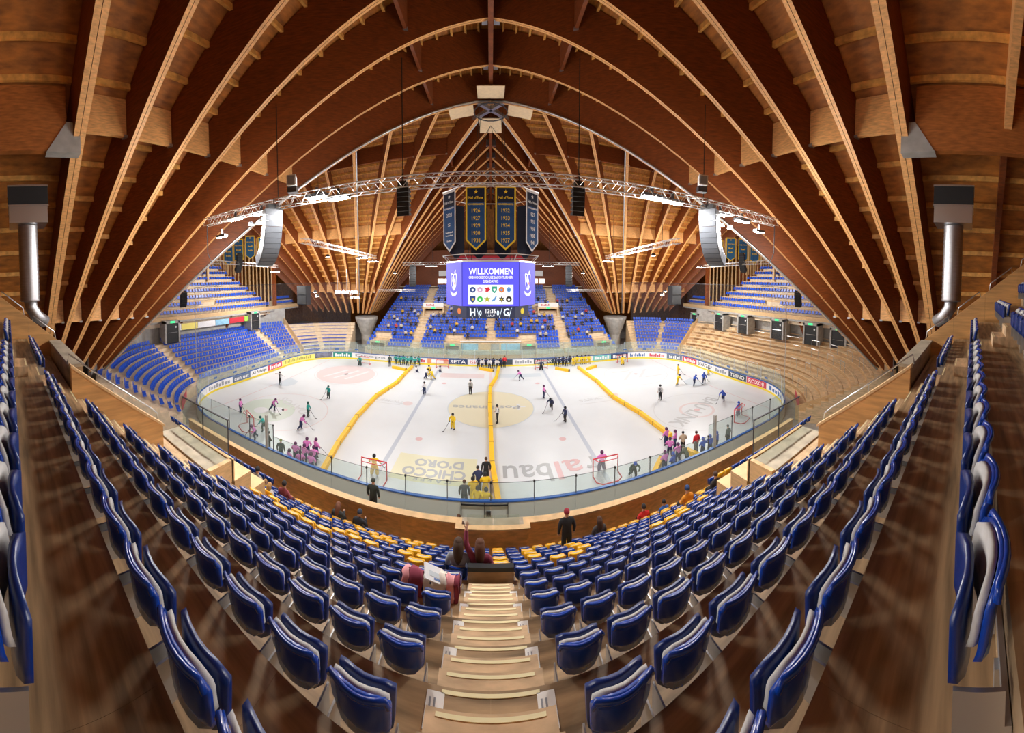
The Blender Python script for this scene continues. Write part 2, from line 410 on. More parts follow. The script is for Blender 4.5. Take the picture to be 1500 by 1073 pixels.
for a, b, c, t, tc in ADS:
    u0, u1 = u_at(a), u_at(b)
    panel = strip(u0, u1, .0, .028, .26, 1.04, max(1, int(abs(u1-u0)/.6))).build('advert_panel', c, boards)
    if t:
        me = text_mesh(t, .72, (u1-u0)*.82, .012).copy(); hs = [v.co.y for v in me.vertices]; h0, h1 = min(hs), max(hs)
        kz = min(1.0, .52/max(.1, h1-h0)); um = (u0+u1)/2
        for v in me.vertices:
            q = per(um+v.co.x, -.004-v.co.z); v.co = (q[0], q[1], .65+(v.co.y-(h0+h1)/2)*kz)
        me.materials.clear(); me.materials.append(MATS[tc]); ob('advert_lettering', me, panel)
# small sponsor stickers low on the glass behind the goals
for i in range(26):
    for sgn in (-1, 1):
        u = sgn*(22+i*1.15)
        strip(u-.3, u+.3, .055, .065, 1.5, 1.72).build('glass_sticker', 'ink_grey' if i % 3 else 'ink_blue', boards)
# safety net behind both goals
for sgn, side in ((-1, 'left'), (1, 'right')):
    nt = empty('safety_net', label='fine grey safety net hanging behind the %s goal above the glass' % side, cat='net', group='safety nets')
    strip(sgn*23, sgn*57, .06, .07, 3.0, 13.0, 16).build('net_sheet', 'net_mesh', nt)
    q = [per(sgn*(23+34*i/24), .065) for i in range(25)]
    MB().tube([(a[0], a[1], 13.0) for a in q], .03).build('net_cable', 'dark_steel', nt)
    for u in (57,):
        a = per(sgn*u, .065); MB().tube([(a[0], a[1], 1.1), (a[0], a[1], 13.0)], .03).build('net_edge_rope', 'steel', nt)

# ================================================================== ROOF
CX, CY = 25.2, 25.9
ceil = empty('ceiling', kind='structure', label='fan shaped timber roof of deep curved beams rising from four corner supports')
def zbot(s): return 31.3 - 16.1*s - 10.9*s*s
def depth(s): return 2.85 - .75*s
BASEX = [0, .3, .7, 1.4, 2.3, 3.3, 4.5, 5.7, 6.9, 8.1, 9.3, 10.5]
RIDGE = [0, 5.4, 10.0, 14.1, 18.1, 22.6, 27.5, 32.5, 37.5, 42.5]; BASE = [0, .3, .7, 1.5, 2.4, 3.0, 3.4, 3.8, 4.2, 4.6]
def fan_points(sx, sy):
    L = [((0, sy*RIDGE[k]), (sx*CX, sy*(CY+BASE[k])), ('y', k)) for k in range(6 if sy < 0 else 9, 0, -1)]
    L.append(((0, 0), (sx*CX, sy*CY), ('h', 0)))
    L += [((sx*5.0*k, 0), (sx*(CX+BASEX[k]), sy*CY), ('x', k)) for k in range(1, 12)]
    return L
def bp(beam, s, up=0.0):
    (a, b) = beam[0], beam[1]
    return Vector((a[0]+(b[0]-a[0])*s, a[1]+(b[1]-a[1])*s, zbot(s)+up))
S_END = .935
purlins = []
for sx in (-1, 1):
    for sy in (-1, 1):
        beams = fan_points(sx, sy)
        for bi, bm_ in enumerate(beams):
            # beam: two laminated leaves side by side with a fine groove
            a, b = Vector((*bm_[0], 0)), Vector((*bm_[1], 0)); d = (b-a).normalized(); sd = Vector((-d.y, d.x, 0))
            big = bm_[2][0] == 'y' and bm_[2][1] == 6 and sy < 0
            w = .26 if big else .17; mb = MB(); n = 16
            for leaf in (-1, 1):
                o = sd*(leaf*(w/2+.012)); base = len(mb.v)
                for i in range(n+1):
                    s = S_END*i/n; p = bp(bm_, s)+o; h = depth(s)
                    for q, hh in ((-1, 0), (1, 0), (1, h), (-1, h)): mb.v.append(tuple(p + sd*(q*w/2) + Vector((0, 0, hh))))
                for i in range(n):
                    for k in range(4):
                        a_, b_ = base+i*4+k, base+i*4+(k+1) % 4
                        mb.f.append((a_, b_, b_+4, a_+4)); mb.m.append(1 if k == 0 else 0)  # undersides take the painted lit tone, sides the shaded one
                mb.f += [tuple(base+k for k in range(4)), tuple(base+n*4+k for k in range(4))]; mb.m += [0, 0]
            bo = mb.build('glulam_beam', ['glulam', 'glulam_lit'], ceil)
            if bm_[2][0] == 'h' or (bm_[2] == ('x', 3)) :   # silver sprinkler / cable pipe under the hip beams
                pp = [bp(bm_, S_END*i/14) + sd*(.30*(1 if sx*sy > 0 else -1)) + Vector((0, 0, .10)) for i in range(15)]
                MB().tube(pp, .09, 8).build('silver_pipe', 'steel', bo, True)
        for bi in range(len(beams)-1):
            A, B = beams[bi], beams[bi+1]
            mb = MB(); n = 12
            for lay in (0, .22):
                base = len(mb.v)
                for i in range(n+1):
                    s = S_END*i/n
                    for q in (A, B): mb.v.append(tuple(bp(q, s, depth(s)+.02+lay)))
                for i in range(n): k = base+2*i; mb.f.append((k, k+1, k+3, k+2)); mb.m.append(0)
            mb.build('roof_board_panel', 'roof_board', ceil)
            L = (Vector((*A[0], 0))-Vector((*A[1], 0))).length; cnt = int(L*S_END/(1.15 if sy < 0 else .8))
            for i in range(1, cnt):
                s = i/cnt*S_END; p, q = bp(A, s, depth(s)-.13), bp(B, s, depth(s)-.13)
                if (p-q).length > .7:
                    mid = (p+q)/2; px, py = proj(*mid)
                    dist = (mid-Vector((0, CAM_Y, CAM_Z))).length
                    seen = -60 < px < 1560 and -60 < py < 560
                    purlins.append((dist if seen else 1e3+dist, p, q))
            for s in (.20, .53, .83):      # deep blocking between the beams
                if s < .3 and bi == len(beams)-2: continue
                p, q = bp(A, s), bp(B, s)
                if (p-q).length < .5: continue
                h = depth(s); d = (q-p).normalized(); p2, q2 = p+d*.19, q-d*.19
                blk = MB().bar(p2, q2, .22, h*.70, off=h*.62).build('blocking', 'glulam_lit' if s > .3 else 'glulam', ceil)  # lower rings coloured in the lit wood tone, top ring in the shaded one
                for e in (p2, q2): MB().box(e.x-.14, e.x+.14, e.y-.14, e.y+.14, e.z+h*.25, e.z+h*.30).build('steel_shoe', 'steel', blk)
mat('rear_glulam', (.42, .14, .03), .55, var=.3, scale=2.2, stretch=(1, 1, 6))
# rear bays behind the last near beams: the arch runs on backwards, carried by a deep longitudinal girder
for sx in (-1, 1):
    ys = [-30.6, -33.0, -38.0, -43.5, -50.0]
    X = lambda s: sx*CX*s
    for i, y in enumerate(ys[1:]):
        mb = MB(); n = 8
        for k in range(n):
            s0, s1 = .53*k/n, .53*(k+1)/n
            mb.hexa(((X(s0),y-.17,zbot(s0)+.4),(X(s1),y-.17,zbot(s1)+.4),(X(s1),y+.17,zbot(s1)+.4),(X(s0),y+.17,zbot(s0)+.4),
                     (X(s0),y-.17,zbot(s0)+depth(s0)),(X(s1),y-.17,zbot(s1)+depth(s1)),(X(s1),y+.17,zbot(s1)+depth(s1)),(X(s0),y+.17,zbot(s0)+depth(s0))))
        rb = mb.build('rear_arch', 'glulam_lit', ceil)
        MB().box(X(.53)-.25, X(.53)+.25, y-.4, y+.4, zbot(.53)+.25, zbot(.53)+1.2).build('joint_plate', 'steel', rb)
        mb = MB()
        for k in range(6):
            s0, s1 = .53+.42*k/6, .53+.42*(k+1)/6
            mb.bar((X(s0), y, zbot(s0)+depth(s0)-.45), (X(s1), y, zbot(s1)+depth(s1)-.45), .3, .7)
        mb.build('rear_rafter', 'glulam', ceil)
    MB().box(min(X(.52), X(.535)), max(X(.52), X(.535)), -50, -29.0, zbot(.53)-.35, zbot(.53)+depth(.53)).build('rear_girder', 'rear_glulam', ceil)
    MB().hexa(((X(.53)-.3,-29.9,zbot(.53)-.4),(X(.53)+.3,-29.9,zbot(.53)-.4),(X(.53)+.3,-28.4,zbot(.53)-.4),(X(.53)-.3,-28.4,zbot(.53)-.4),(X(.53)-.3,-29.0,zbot(.53)+.9),(X(.53)+.3,-29.0,zbot(.53)+.9),(X(.53)+.3,-28.4,zbot(.53)+.9),(X(.53)-.3,-28.4,zbot(.53)+.9))).build('girder_shoe', 'concrete', ceil)
    for ya, yb in zip(ys[:-1], ys[1:]):
        mb = MB(); n = 14
        for k in range(n):
            s0, s1 = .97*k/n, .97*(k+1)/n; d0, d1 = zbot(s0)+depth(s0)+.02, zbot(s1)+depth(s1)+.02; yy = ya if ya != ys[0] else -27.6-1.8*s0
            mb.hexa(((X(s0),yb,d0),(X(s1),yb,d1),(X(s1),yy,d1),(X(s0),yy,d0),(X(s0),yb,d0+.2),(X(s1),yb,d1+.2),(X(s1),yy,d1+.2),(X(s0),yy,d0+.2)))
        mb.build('roof_board_panel', 'roof_board', ceil)
        for k in range(1, 26):
            s = .96*k/26; purlins.append((0 if yb > -39 else 1e3, Vector((X(s), ya if ya != ys[0] else -27.8-1.8*s, zbot(s)+depth(s)-.13)), Vector((X(s), yb, zbot(s)+depth(s)-.13))))
purlins.sort(key=lambda t: t[0])
for dist, p, q in purlins[:300]: MB().bar(p, q, .15, .26).build('purlin', 'purlin', ceil)
mb = MB()
for dist, p, q in purlins[300:]: mb.bar(p, q, .15, .26)
tag(mb.build('purlins_beyond', 'purlin', ceil), kind='stuff')
# ridge beams with steel plates at every joint
for sy in (-1, 1):
    rb = MB().box(-.17, .17, min(sy*2.5, sy*45), max(sy*2.5, sy*45), 30.7, 33.4).build('ridge_beam', 'glulam', ceil)
    for k in range(1, 9):
        for dx in (-.42, .42): MB().box(dx-.2, dx+.2, sy*RIDGE[k]-.32, sy*RIDGE[k]+.32, 31.15, 31.9).build('joint_plate', 'steel', rb)
for sx in (-1, 1):
    MB().box(min(sx*2.5, sx*55), max(sx*2.5, sx*55), -.17, .17, 30.9, 33.4).build('ridge_beam', 'glulam', ceil)
# hub: steel cross and four pale panels
for a in (45, 135):
    c, s = math.cos(R(a))*2.6, math.sin(R(a))*2.6
    MB().bar((-c, -s, 30.6), (c, s, 30.6), .35, .3).build('hub_cross', 'steel', ceil)
MB().tube([(1.7*math.cos(R(20*i)), 1.7*math.sin(R(20*i)), 30.3) for i in range(19)], .06).build('hub_ring', 'dark_steel', ceil)
mat('hub_panel', (.86, .66, .42), .5, var=.08, scale=3)
for x, y in ((0, -3.0), (-3.0, 0), (3.0, 0), (0, 3.2)):
    o = MB().box(-1.25, 1.25, -1.25, 1.25, -.04, .04).build('hub_panel', 'hub_panel', ceil); o.location = (x, y, 30.55); o.rotation_euler = (R(8)*(1 if y < 0 else -1 if y > 0 else 0), R(-8)*(1 if x < 0 else -1 if x > 0 else 0), 0)
# hollow cones of concrete that carry the fans
for sx in (-1, 1):
    for sy in (-1, 1):
        c = (sx*(CX-.6), sy*(CY-.4), 0)
        o = MB().lathe([(1.1, -.25), (1.1, 2.4), (2.3, 5.6), (2.3, 6.0), (1.2, 6.05)] if sy > 0 else [(1.1, -.25), (1.1, 3.2), (1.5, 4.6), (1.5, 4.9), (.8, 5.0)], 20, c).build('trim_1', 'concrete')
        o.name = 'trim_%d' % ((1 if sx < 0 else 2) + (0 if sy > 0 else 2))
        tag(o, 'grey concrete cone support at the %s %s corner of the roof' % ('far' if sy > 0 else 'near', 'left' if sx < 0 else 'right'), kind='structure')
# ================================================================== FAR STANDS
def seat_small(mb, x, y, z, a, m=0, k=1.0):   # compact far seat: pan + curved back; a = facing angle (0 -> faces -Y)
    c, s = math.cos(a), math.sin(a)
    def P(u, v, w): return (x+u*c-v*s, y+u*s+v*c, z+w*k)
    mb.hexa((P(-.21,-.2,.38),P(.21,-.2,.38),P(.21,.12,.36),P(-.21,.12,.36),P(-.21,-.2,.43),P(.21,-.2,.43),P(.21,.12,.41),P(-.21,.12,.41)), m)
    mb.hexa((P(-.21,.12,.40),P(.21,.12,.40),P(.21,.17,.40),P(-.21,.17,.40),P(-.19,.19,.80),P(.19,.19,.80),P(.19,.23,.80),P(-.19,.23,.80)), m)
# ---- far stand: straight rows facing the camera
far = empty('far_stand', kind='structure', label='stepped far grandstand behind the far boards, pale treads under blue seats')
FR, FP, FH = 22, .85, .457
def frow(r): return 18.0+FP*r, 1.75+FH*r
def far_hole(x, r):
    ax = abs(x)
    if abs(ax-12.6) < .85 or ax < .75: return True
    if r < 3 and ax < 7.6: return True
    if r < 4 and abs(ax-6.2) < 1.5: return True
    if r < 4 and abs(ax-19) < 1.5: return True
    if 10 <= r <= 13 and abs(ax-11) < 2.6: return True
    return False
mb = MB()
for r in range(FR):
    y, z = frow(r); hw = 21.5-.1*r
    MB().box(-hw, hw, y-.45, y+FP-.45, -.25, z).build('tread', 'stand_pale', far)
    n = int(2*hw/.5)
    for i in range(n):
        x = -hw+.25+i*.5
        if not far_hole(x, r): seat_small(mb, x, y, z, 0)
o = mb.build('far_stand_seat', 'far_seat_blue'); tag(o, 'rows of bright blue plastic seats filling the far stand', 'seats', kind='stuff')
# stair flights
for x in (-12.6, 0, 12.6):
    st = empty('stair_flight', kind='structure', label='pale wooden stair flight in the far stand, %s' % ('left of the scoreboard' if x < 0 else 'right of the scoreboard' if x > 0 else 'below the scoreboard'))
    for r in range(3 if x == 0 else 0, FR-1):
        y, z = frow(r)
        if 10 <= r <= 13 and x: continue
        MB().box(x-.75, x+.75, y-.45, y+.02, z+.001, z+FH/2).build('step', 'terrace_wood', st)
# entrance portals in the far stand
def portal(x, y, z, w, h, dep, label, sign=None, face=-1):
    p = empty('entrance_portal', (x, y, z), label=label, cat='portal')
    MB().box(-w/2-.25, -w/2, 0, dep, 0, h+.3).build('side_wall', 'terrace_wood', p)
    MB().box(w/2, w/2+.25, 0, dep, 0, h+.3).build('side_wall', 'terrace_wood', p)
    MB().box(-w/2, w/2, 0, dep, h, h+.35).build('lintel', 'terrace_wood', p)
    MB().box(-w/2, w/2, dep-.6, dep-.5, 0, h).build('passage_shade', 'door_black', p)  # black sheet stands in for the shade inside the passage
    MB().box(-.35, .35, -.06, .0, h+.04, h+.28).build('exit_sign', 'sign_green', p)
    if sign:
        sb = MB().box(-w/2-.2, w/2+.2, -.1, -.04, h+.36, h+1.15).build('sign_board', 'paper', p)
        text(sign, .5, 'ink_red', sb, T(-.6, -.105, h+.75) @ FACE_CAM, 1.6, .01)
    return p
for sx, nm in ((-1, 'left'), (1, 'right')):
    portal(sx*19, 17.2, .3, 2.4, 2.3, 3, 'dark lower entrance at the %s outer corner of the far stand' % nm)
    portal(sx*6.2, 17.2, .3, 2.2, 2.3, 3, 'dark lower entrance just %s of the far bench' % nm)
    y, z = frow(10); portal(sx*11, y-.3, z-.2, 3.6, 1.6, 3, 'upper entrance with a white sign board in the %s half of the far stand' % nm, '#6')
# team bench front between the lower portals
bn = empty('team_bench', (0, 18.3, 0), label='wooden bench front hung with pale blue sponsor cloths below the scoreboard', cat='bench')
MB().box(-5, 5, 0, .3, 0, 3.1).build('back_wall', 'terrace_wood', bn)
mat('cloth_sky', (.30, .58, .78), .6, var=.2, scale=2)
for x0, x1, c in ((-5, -2.1, 'cloth_sky'), (-1.9, -.2, 'spruce'), (.0, 1.4, 'concrete'), (1.7, 4.9, 'cloth_sky')):
    MB().box(x0, x1, -.06, 0, 1.75, 2.85).build('sponsor_cloth', c, bn)
MB().box(-5, 5, -.9, -.8, 0, 1.2).build('bench_wall', 'spruce', bn)
MB().box(-5, 5, -.12, .12, 3.1, 3.25).build('white_cap', 'white', bn)
gl = empty('far_glass_screen', (0, 17.1, 0), label='clear glass screens along the front of the far stand seats', cat='glass screen')
for i in range(18):
    x = -21+i*2.35
    MB().box(x+.03, x+2.3, 0, .015, 1.3, 3.1).build('glass_pane', 'rink_glass', gl)
    MB().box(x-.03, x+.03, -.02, .04, 1.2, 3.15).build('post', 'steel', gl)
# back of the far stand
bk = empty('far_concourse', kind='structure', label='timber concourse wall at the top of the far stand with bright windows')
MB().box(-22, 22, 38.2, 38.6, 0, 20).build('back_wall', 'glulam', bk)
MB().box(-22, 22, 36.6, 38.2, 11.6, 11.9).build('walkway', 'stand_pale', bk)
mat('lit_window', (.9, .9, .88), .4, emit=(1, .95, .85), estr=1.6)
for x in (-11.5, -9.9, -8.3, 8.5, 10.1, 11.7):
    MB().box(x-.65, x+.65, 38.1, 38.2, 12.4, 13.5).build('window_pane', 'lit_window', bk)
for x, c in ((-9.2, 'board_white'), (9.2, 'board_white')):
    MB().box(x-2.4, x+2.4, 36.2, 36.3, 14.1, 15.3).build('hanging_board', c, bk)
MB().box(-7.5, 7.5, 37.6, 37.7, 17.0, 18.6).build('red_sponsor_strip', 'red_cloth', bk)

# ---- end stands: rows follow the rounded boards
def end_path(sx, d, f0, f1, step):
    """points (x, y, facing angle) along the offset board line between path angles f0..f1 (deg, 0 inside the straight part)"""
    out = []; rad = RC+d; L = 0
    segs = []
    if f0 < 0: segs.append(('n', f0, min(f1, 0)))
    segs.append(('s', 0, 0))
    if f1 > 0: segs.append(('f', max(f0, 0), f1))
    for k, a, b in segs:
        if k == 's':
            if f0 >= 0 and f0 > 0: continue
            if f1 < 0: continue
            n = max(1, int(13/step))
            for i in range(n): out.append((sx*(RX+d), -6.5+13*(i+.5)/n, 0.0))
        else:
            n = max(1, int(R(abs(b-a))*rad/step))
            for i in range(n):
                f = R(a+(b-a)*(i+.5)/n); cy = -6.5 if k == 'n' else 6.5
                out.append((sx*(RX-RC+rad*math.cos(f)), cy+rad*math.sin(f), math.degrees(f)))
    return out
def end_tread(sx, d0, d1, z, f0, f1, material, parent, z0=None):
    mb = MB(); fs = []
    n1 = 10; z0 = -.25 if z0 is None else z0
    for k in range(n1+1): fs.append((-6.5, f0*(1-k/n1)))
    for k in range(n1+1): fs.append((6.5, f1*k/n1))
    for (cy0, a0), (cy1, a1) in zip(fs[:-1], fs[1:]):
        def q(cy, a, d): return (sx*(RX-RC+(RC+d)*math.cos(R(a))), cy+(RC+d)*math.sin(R(a)))
        p = [q(cy0, a0, d0), q(cy0, a0, d1), q(cy1, a1, d1), q(cy1, a1, d0)]
        mb.hexa([(*c, z0) for c in p]+[(*c, z) for c in p])
    return mb.build('tread', material, parent)
for sx, nm in ((-1, 'left'), (1, 'right')):
    st = empty('end_stand', kind='structure', label='curved %s end stand of %s' % (nm, 'pale treads under blue seats' if sx < 0 else 'bare wooden standing terraces'))
    if sx < 0:
        mb = MB()
        for i in range(10):
            d, z = 2.2+.82*i, .9+.44*i
            end_tread(sx, d-.4, d+.45, z, -76, 74, 'stand_pale', st)
            for x, y, f in end_path(sx, d, -72, 27, .54):
                if abs(f+17) < 3.2 or 3 < f < 8 or abs(f+62) < 2.5: continue
                seat_small(mb, x, y, z, R(90) + R(-f) if sx < 0 else 0)
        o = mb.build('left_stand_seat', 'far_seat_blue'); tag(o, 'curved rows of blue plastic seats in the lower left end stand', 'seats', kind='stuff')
        bl = empty('bench_row', label='long blue bench boards on pale steps in the far left corner', cat='bench')
        for i in range(9):
            d, z = 2.4+.9*i, .95+.44*i
            for f0, f1 in ((31, 47), (51, 70)):
                m2 = MB(); pts = [(sx*(RX-RC+(RC+d)*math.cos(R(f))), 6.5+(RC+d)*math.sin(R(f))) for f in [f0+(f1-f0)*k/8 for k in range(9)]]
                for a, b in zip(pts[:-1], pts[1:]): m2.bar((*a, z+.36), (*b, z+.36), .34, .09)
                m2.build('bench_board', 'far_seat_blue', bl)
    else:
        for i in range(12):
            d, z = 2.0+.74*i, .75+.40*i
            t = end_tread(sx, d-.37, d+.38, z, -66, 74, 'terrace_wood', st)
            end_tread(sx, d-.39, d-.371, z-.05, -66, 28, 'riser_shade', st, z-.40)  # thin dark strip paints shade onto each step front
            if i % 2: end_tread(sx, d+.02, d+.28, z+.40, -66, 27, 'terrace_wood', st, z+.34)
        mb = MB()
        for i in range(10):
            d, z = 2.2+.82*i, 1.0+.46*i
            for x, y, f in end_path(sx, d, 31, 70, .5):
                if 49 < f < 52: continue
                seat_small(mb, x, y, z, R(-90) + R(f))
        o = mb.build('right_corner_seat', 'far_seat_blue'); tag(o, 'block of blue seats in the far right corner beside the wooden terraces', 'seats', kind='stuff')
        # crush barriers on the terraces
        for row, zz in ((1, 0), (4, 0), (7, 0), (9, 0)):
            d, z = 2.0+.74*row-.3, .75+.40*row
            for nb, f0 in enumerate(reversed(range(-56 + (row*5) % 9, 26, 13))):
                cr = []
                for f in (f0, f0+5):
                    if f < -3: c = (RX-RC+(RC+d)*math.cos(R(f)), -6.5+(RC+d)*math.sin(R(f)))
                    else: c = (RX+d, -6.5+13*(f+3)/29) if f < 26 else (RX+d, 6.5)
                    cr.append(c)
                b = empty('crush_barrier', (*cr[0], z), label='steel crush barrier, %s row on the right terraces, %s from the far end' % ({1: 'lowest', 4: 'second', 7: 'third', 9: 'top'}[row], 'first second third fourth fifth sixth seventh eighth'.split()[nb]), cat='railing', group='crush barriers on the terraces')
                dx, dy = cr[1][0]-cr[0][0], cr[1][1]-cr[0][1]
                MB().tube([(0, 0, 0), (0, 0, 1.1)], .03).build('post', 'bracket_metal', b); MB().tube([(dx, dy, 0), (dx, dy, 1.1)], .03).build('post', 'bracket_metal', b)
                MB().tube([(0, 0, 1.1), (dx, dy, 1.1)], .035).build('rail', 'bracket_metal', b)
    # dividing timber wall towards the far corner block
    c = lambda d, f: (sx*(RX-RC+(RC+d)*math.cos(R(f))), 6.5+(RC+d)*math.sin(R(f)))
    p, q = c(1.7, 29), c(10.5, 29)
    w = MB(); w.hexa(((*p,-.2),(*q,-.2),(q[0],q[1]+.15,-.2),(p[0],p[1]+.15,-.2),(*p,1.9),(*q,6.2),(q[0],q[1]+.15,6.2),(p[0],p[1]+.15,1.9)))
    w.build('divider_wall', 'spruce', st)
    # back wall of the lower tier
    end_tread(sx, 10.6, 10.9, 8.0, -66, 30, 'concrete', st)
    # near corner return wall with red advertising cloth
    cn = lambda d, f: (sx*(RX-RC+(RC+d)*math.cos(R(f))), -6.5+(RC+d)*math.sin(R(f)))
    p, q = cn(1.3, -64), cn(11, -66)
    w = MB(); w.hexa(((*p,-.2),(*q,-.2),(q[0]+.1,q[1]-.15,-.2),(p[0]+.1,p[1]-.15,-.2),(*p,1.2),(*q,5.3),(q[0]+.1,q[1]-.15,5.3),(p[0]+.1,p[1]-.15,1.2)))
    if sx > 0: w.build('return_wall', 'spruce', st)
    p, q = cn(1.6, -40), cn(1.6, -60)
    rc = MB().bar((*p, 1.0), (*q, 1.0), .05, .9).build('advert_cloth', 'ad_red')
    tag(rc, 'red sponsor cloth on the rail at the near %s rink corner' % nm, 'banner')
    # ---- upper tier
    up = empty('upper_tier', kind='structure', label='steep upper tier above the %s end with blue seats on pale risers' % nm)
    mb = MB()
    for i in range(9):
        x = 39.4+.92*i; z = 8.55+1.02*i; y1 = 14.0-.95*i
        MB().box(min(sx*x, sx*(x+.92)), max(sx*x, sx*(x+.92)), -22, y1, z-1.4, z).build('tread', 'stand_pale', up)
        MB().box(min(sx*(x+.02), sx*(x-.06)), max(sx*(x+.02), sx*(x-.06)), -22, y1, z-.34, z-.02).build('riser_board', 'spruce', up)
        y = -21.5
        while y < y1-.5:
            if not (i == 1 and -2 < y < 1.0): seat_small(mb, sx*(x+.45), y, z, R(90)*(1 if sx < 0 else -1), 0, 1.12)
            y += .6
    o = mb.build('upper_%s_seat' % nm, 'far_seat_blue'); tag(o, 'straight rows of blue seats in the upper tier above the %s end' % nm, 'seats', kind='stuff')
    MB().box(min(sx*39.0, sx*39.4), max(sx*39.0, sx*39.4), -24, 22, 8.0, 8.6).build('front_fascia', 'spruce', up)
    MB().box(min(sx*39.0, sx*50), max(sx*39.0, sx*50), -24, 22, 7.7, 8.0).build('soffit', 'concrete', up)
    mb = MB()
    for r in range(2):
        MB().box(min(sx*(39.4+r), sx*(40.4+r)), max(sx*(39.4+r), sx*(40.4+r)), 15.3, 21.5, 8.0, 8.6+.9*r).build('tread', 'stand_pale', up)
        for k in range(12): seat_small(mb, sx*(39.9+r), 15.6+.5*k, 8.6+.9*r, R(90)*(1 if sx < 0 else -1))
    o = mb.build('upper_%s_side_seat' % nm, 'far_seat_blue'); tag(o, 'two short rows of blue seats past the post in the upper %s tier' % nm, 'seats', kind='stuff')
    MB().box(min(sx*39.2, sx*39.8), max(sx*39.2, sx*39.8), 14.4, 15.0, 0, 17).build('column', 'glulam', up)
    # slatted timber wall that closes the tier under the roof
    for k in range(34):
        x = 39.9+.55*(k % 34); yb = 14.6-.9*(x-39.4)
        if x > 49: break
        MB().box(min(sx*x, sx*(x+.28)), max(sx*x, sx*(x+.28)), yb+.4, yb+.5, 8.2, 22).build('wall_slat', 'spruce', up)
    MB().box(min(sx*49.5, sx*50), max(sx*49.5, sx*50), -24, 16, 6, 24).build('back_wall', 'glulam', up)
    for k in range(40):
        y = -14+.7*k
        MB().box(min(sx*49.3, sx*49.5), max(sx*49.3, sx*49.5), y, y+.3, 15, 23.5).build('wall_slat', 'spruce', up)
    MB().box(min(sx*44.5, sx*44.9), max(sx*44.5, sx*44.9), 2.0, 2.4, 13, 21).build('post', 'spruce', up)
    # raking struts under the tier
    for y in (-16, -7, 3, 12):
        MB().bar((sx*41.5, y, 4.6), (sx*39.4, y, 7.9), .4, .5).build('strut', 'glulam', up)
# sponsor strip under the left upper tier
ss_ = empty('sponsor_strip', (-38.7, 0, 7.0), label='row of coloured sponsor boards under the left upper tier', cat='sign')
for y0, y1, c in ((-9.5, -7.5, 'ad_white'), (-7.5, -4.5, 'ad_lemon'), (-4.5, -1.0, 'ad_white'), (-1.0, 2.0, 'cloth_sky'), (2.0, 5.5, 'red_cloth'), (5.5, 8.0, 'sign_lime')):
    if c == 'sign_lime': mat('sign_lime', (.35, .65, .08), .5)
    MB().box(-.1, 0, y0+.03, y1-.03, -.45, .45).build('board', c, ss_)
# exit doors along the back of both lower tiers
def door_unit(sx, px, py, scale, label, open_=False):
    w = ray(px, py); k = (sx*38.6)/w[0]; y = CAM_Y+w[1]*k; z = CAM_Z+w[2]*k
    d = empty('exit_door', (sx*38.6, y, z), R(-90)*sx, label=label, cat='door')
    MB().box(-1.25, -1.0, -.6, 1.2, -1.5, 1.6).build('jamb', 'concrete', d); MB().box(1.0, 1.25, -.6, 1.2, -1.5, 1.6).build('jamb', 'concrete', d)
    MB().box(-1.25, 1.25, -.6, 1.2, 1.3, 1.7).build('head', 'concrete', d)
    lf = MB().box(-1.0, 1.0, -.5, -.4, -1.5, 1.3).build('door_leaf', 'door_black', d)
    MB().tube([(-.8, -.6, 0), (.8, -.6, 0)], .03).build('push_bar', 'steel', lf)
    MB().box(-.35, .35, -.68, -.6, 1.36, 1.62).build('exit_sign', 'sign_green', d)
    MB().lathe([(.14, 0), (.14, .02)], 10).build('round_sign', 'white', lf).matrix_local = T(.6, -.51, .75) @ Matrix.Rotation(R(90), 4, 'X')
for px, py, w in ((250, 486, 'nearer the viewer'), (371, 469, 'below the upper tier front')):
    door_unit(-1, px, py, 1, 'black exit door with green sign at the left end, %s' % w)
for k, (px, py) in enumerate(((1020, 470), (1056, 471), (1091, 475), (1141, 482), (1190, 489), (1230, 497))):
    door_unit(1, px, py, 1, 'black exit door with green sign above the right terraces, %s counted from the far end' % ('first second third fourth fifth sixth'.split()[k]))

# ================================================================== NEAR STAND
K = 1.08
NP, NH = .836, .670                 # row pitch and rise
def NY(j): return CAM_Y + 1.515 + NP*j            # back of the seats of row j
def NT(j): return CAM_Z - 2.31 - NH*j            # top of the seat backs of row j
def NF(j): return NT(j+1) - .28                  # floor in front of row j
J0, J1 = -7, 11
near = empty('near_stand', kind='structure', label='steep brown wooden treads of the stand the picture is taken from')
def row_half(j):
    if j <= -1: return 11.75
    if j <= 5: return 7.7
    if j <= 7: return 7.45
    if j == 8: return 8.8
    if j == 9: return 10.5
    return 18.0
WY = CAM_Y+11.75                     # front wall
for j in range(J0, J1+1):
    hw = row_half(j); y0, y1 = NY(j)-.03, NY(j+1)-.03
    n = max(1, int(2*hw/2.4))
    for i in range(n):
        a, b = -hw+2*hw*i/n, -hw+2*hw*(i+1)/n
        MB().box(a+.0006, b-.0006, y0, y1, NF(j)-NH-.1, NF(j)).build('tread', 'tread_wood', near)
ZW = CAM_Z-9.52                      # top of the front wall cap
MB().box(-18, 18, NY(J1)-.03, WY+.1, NF(J1)-.6, NF(J1)-.001).build('front_walk', 'tread_wood', near)
MB().box(-18, 18, WY+.1, -17.4, -.25, 2.0).build('rink_side_walk', 'slab_floor', near)
MB().box(-24, 24, -17.4, -15.3, -.25, .02).build('rink_side_floor', 'slab_floor', near)
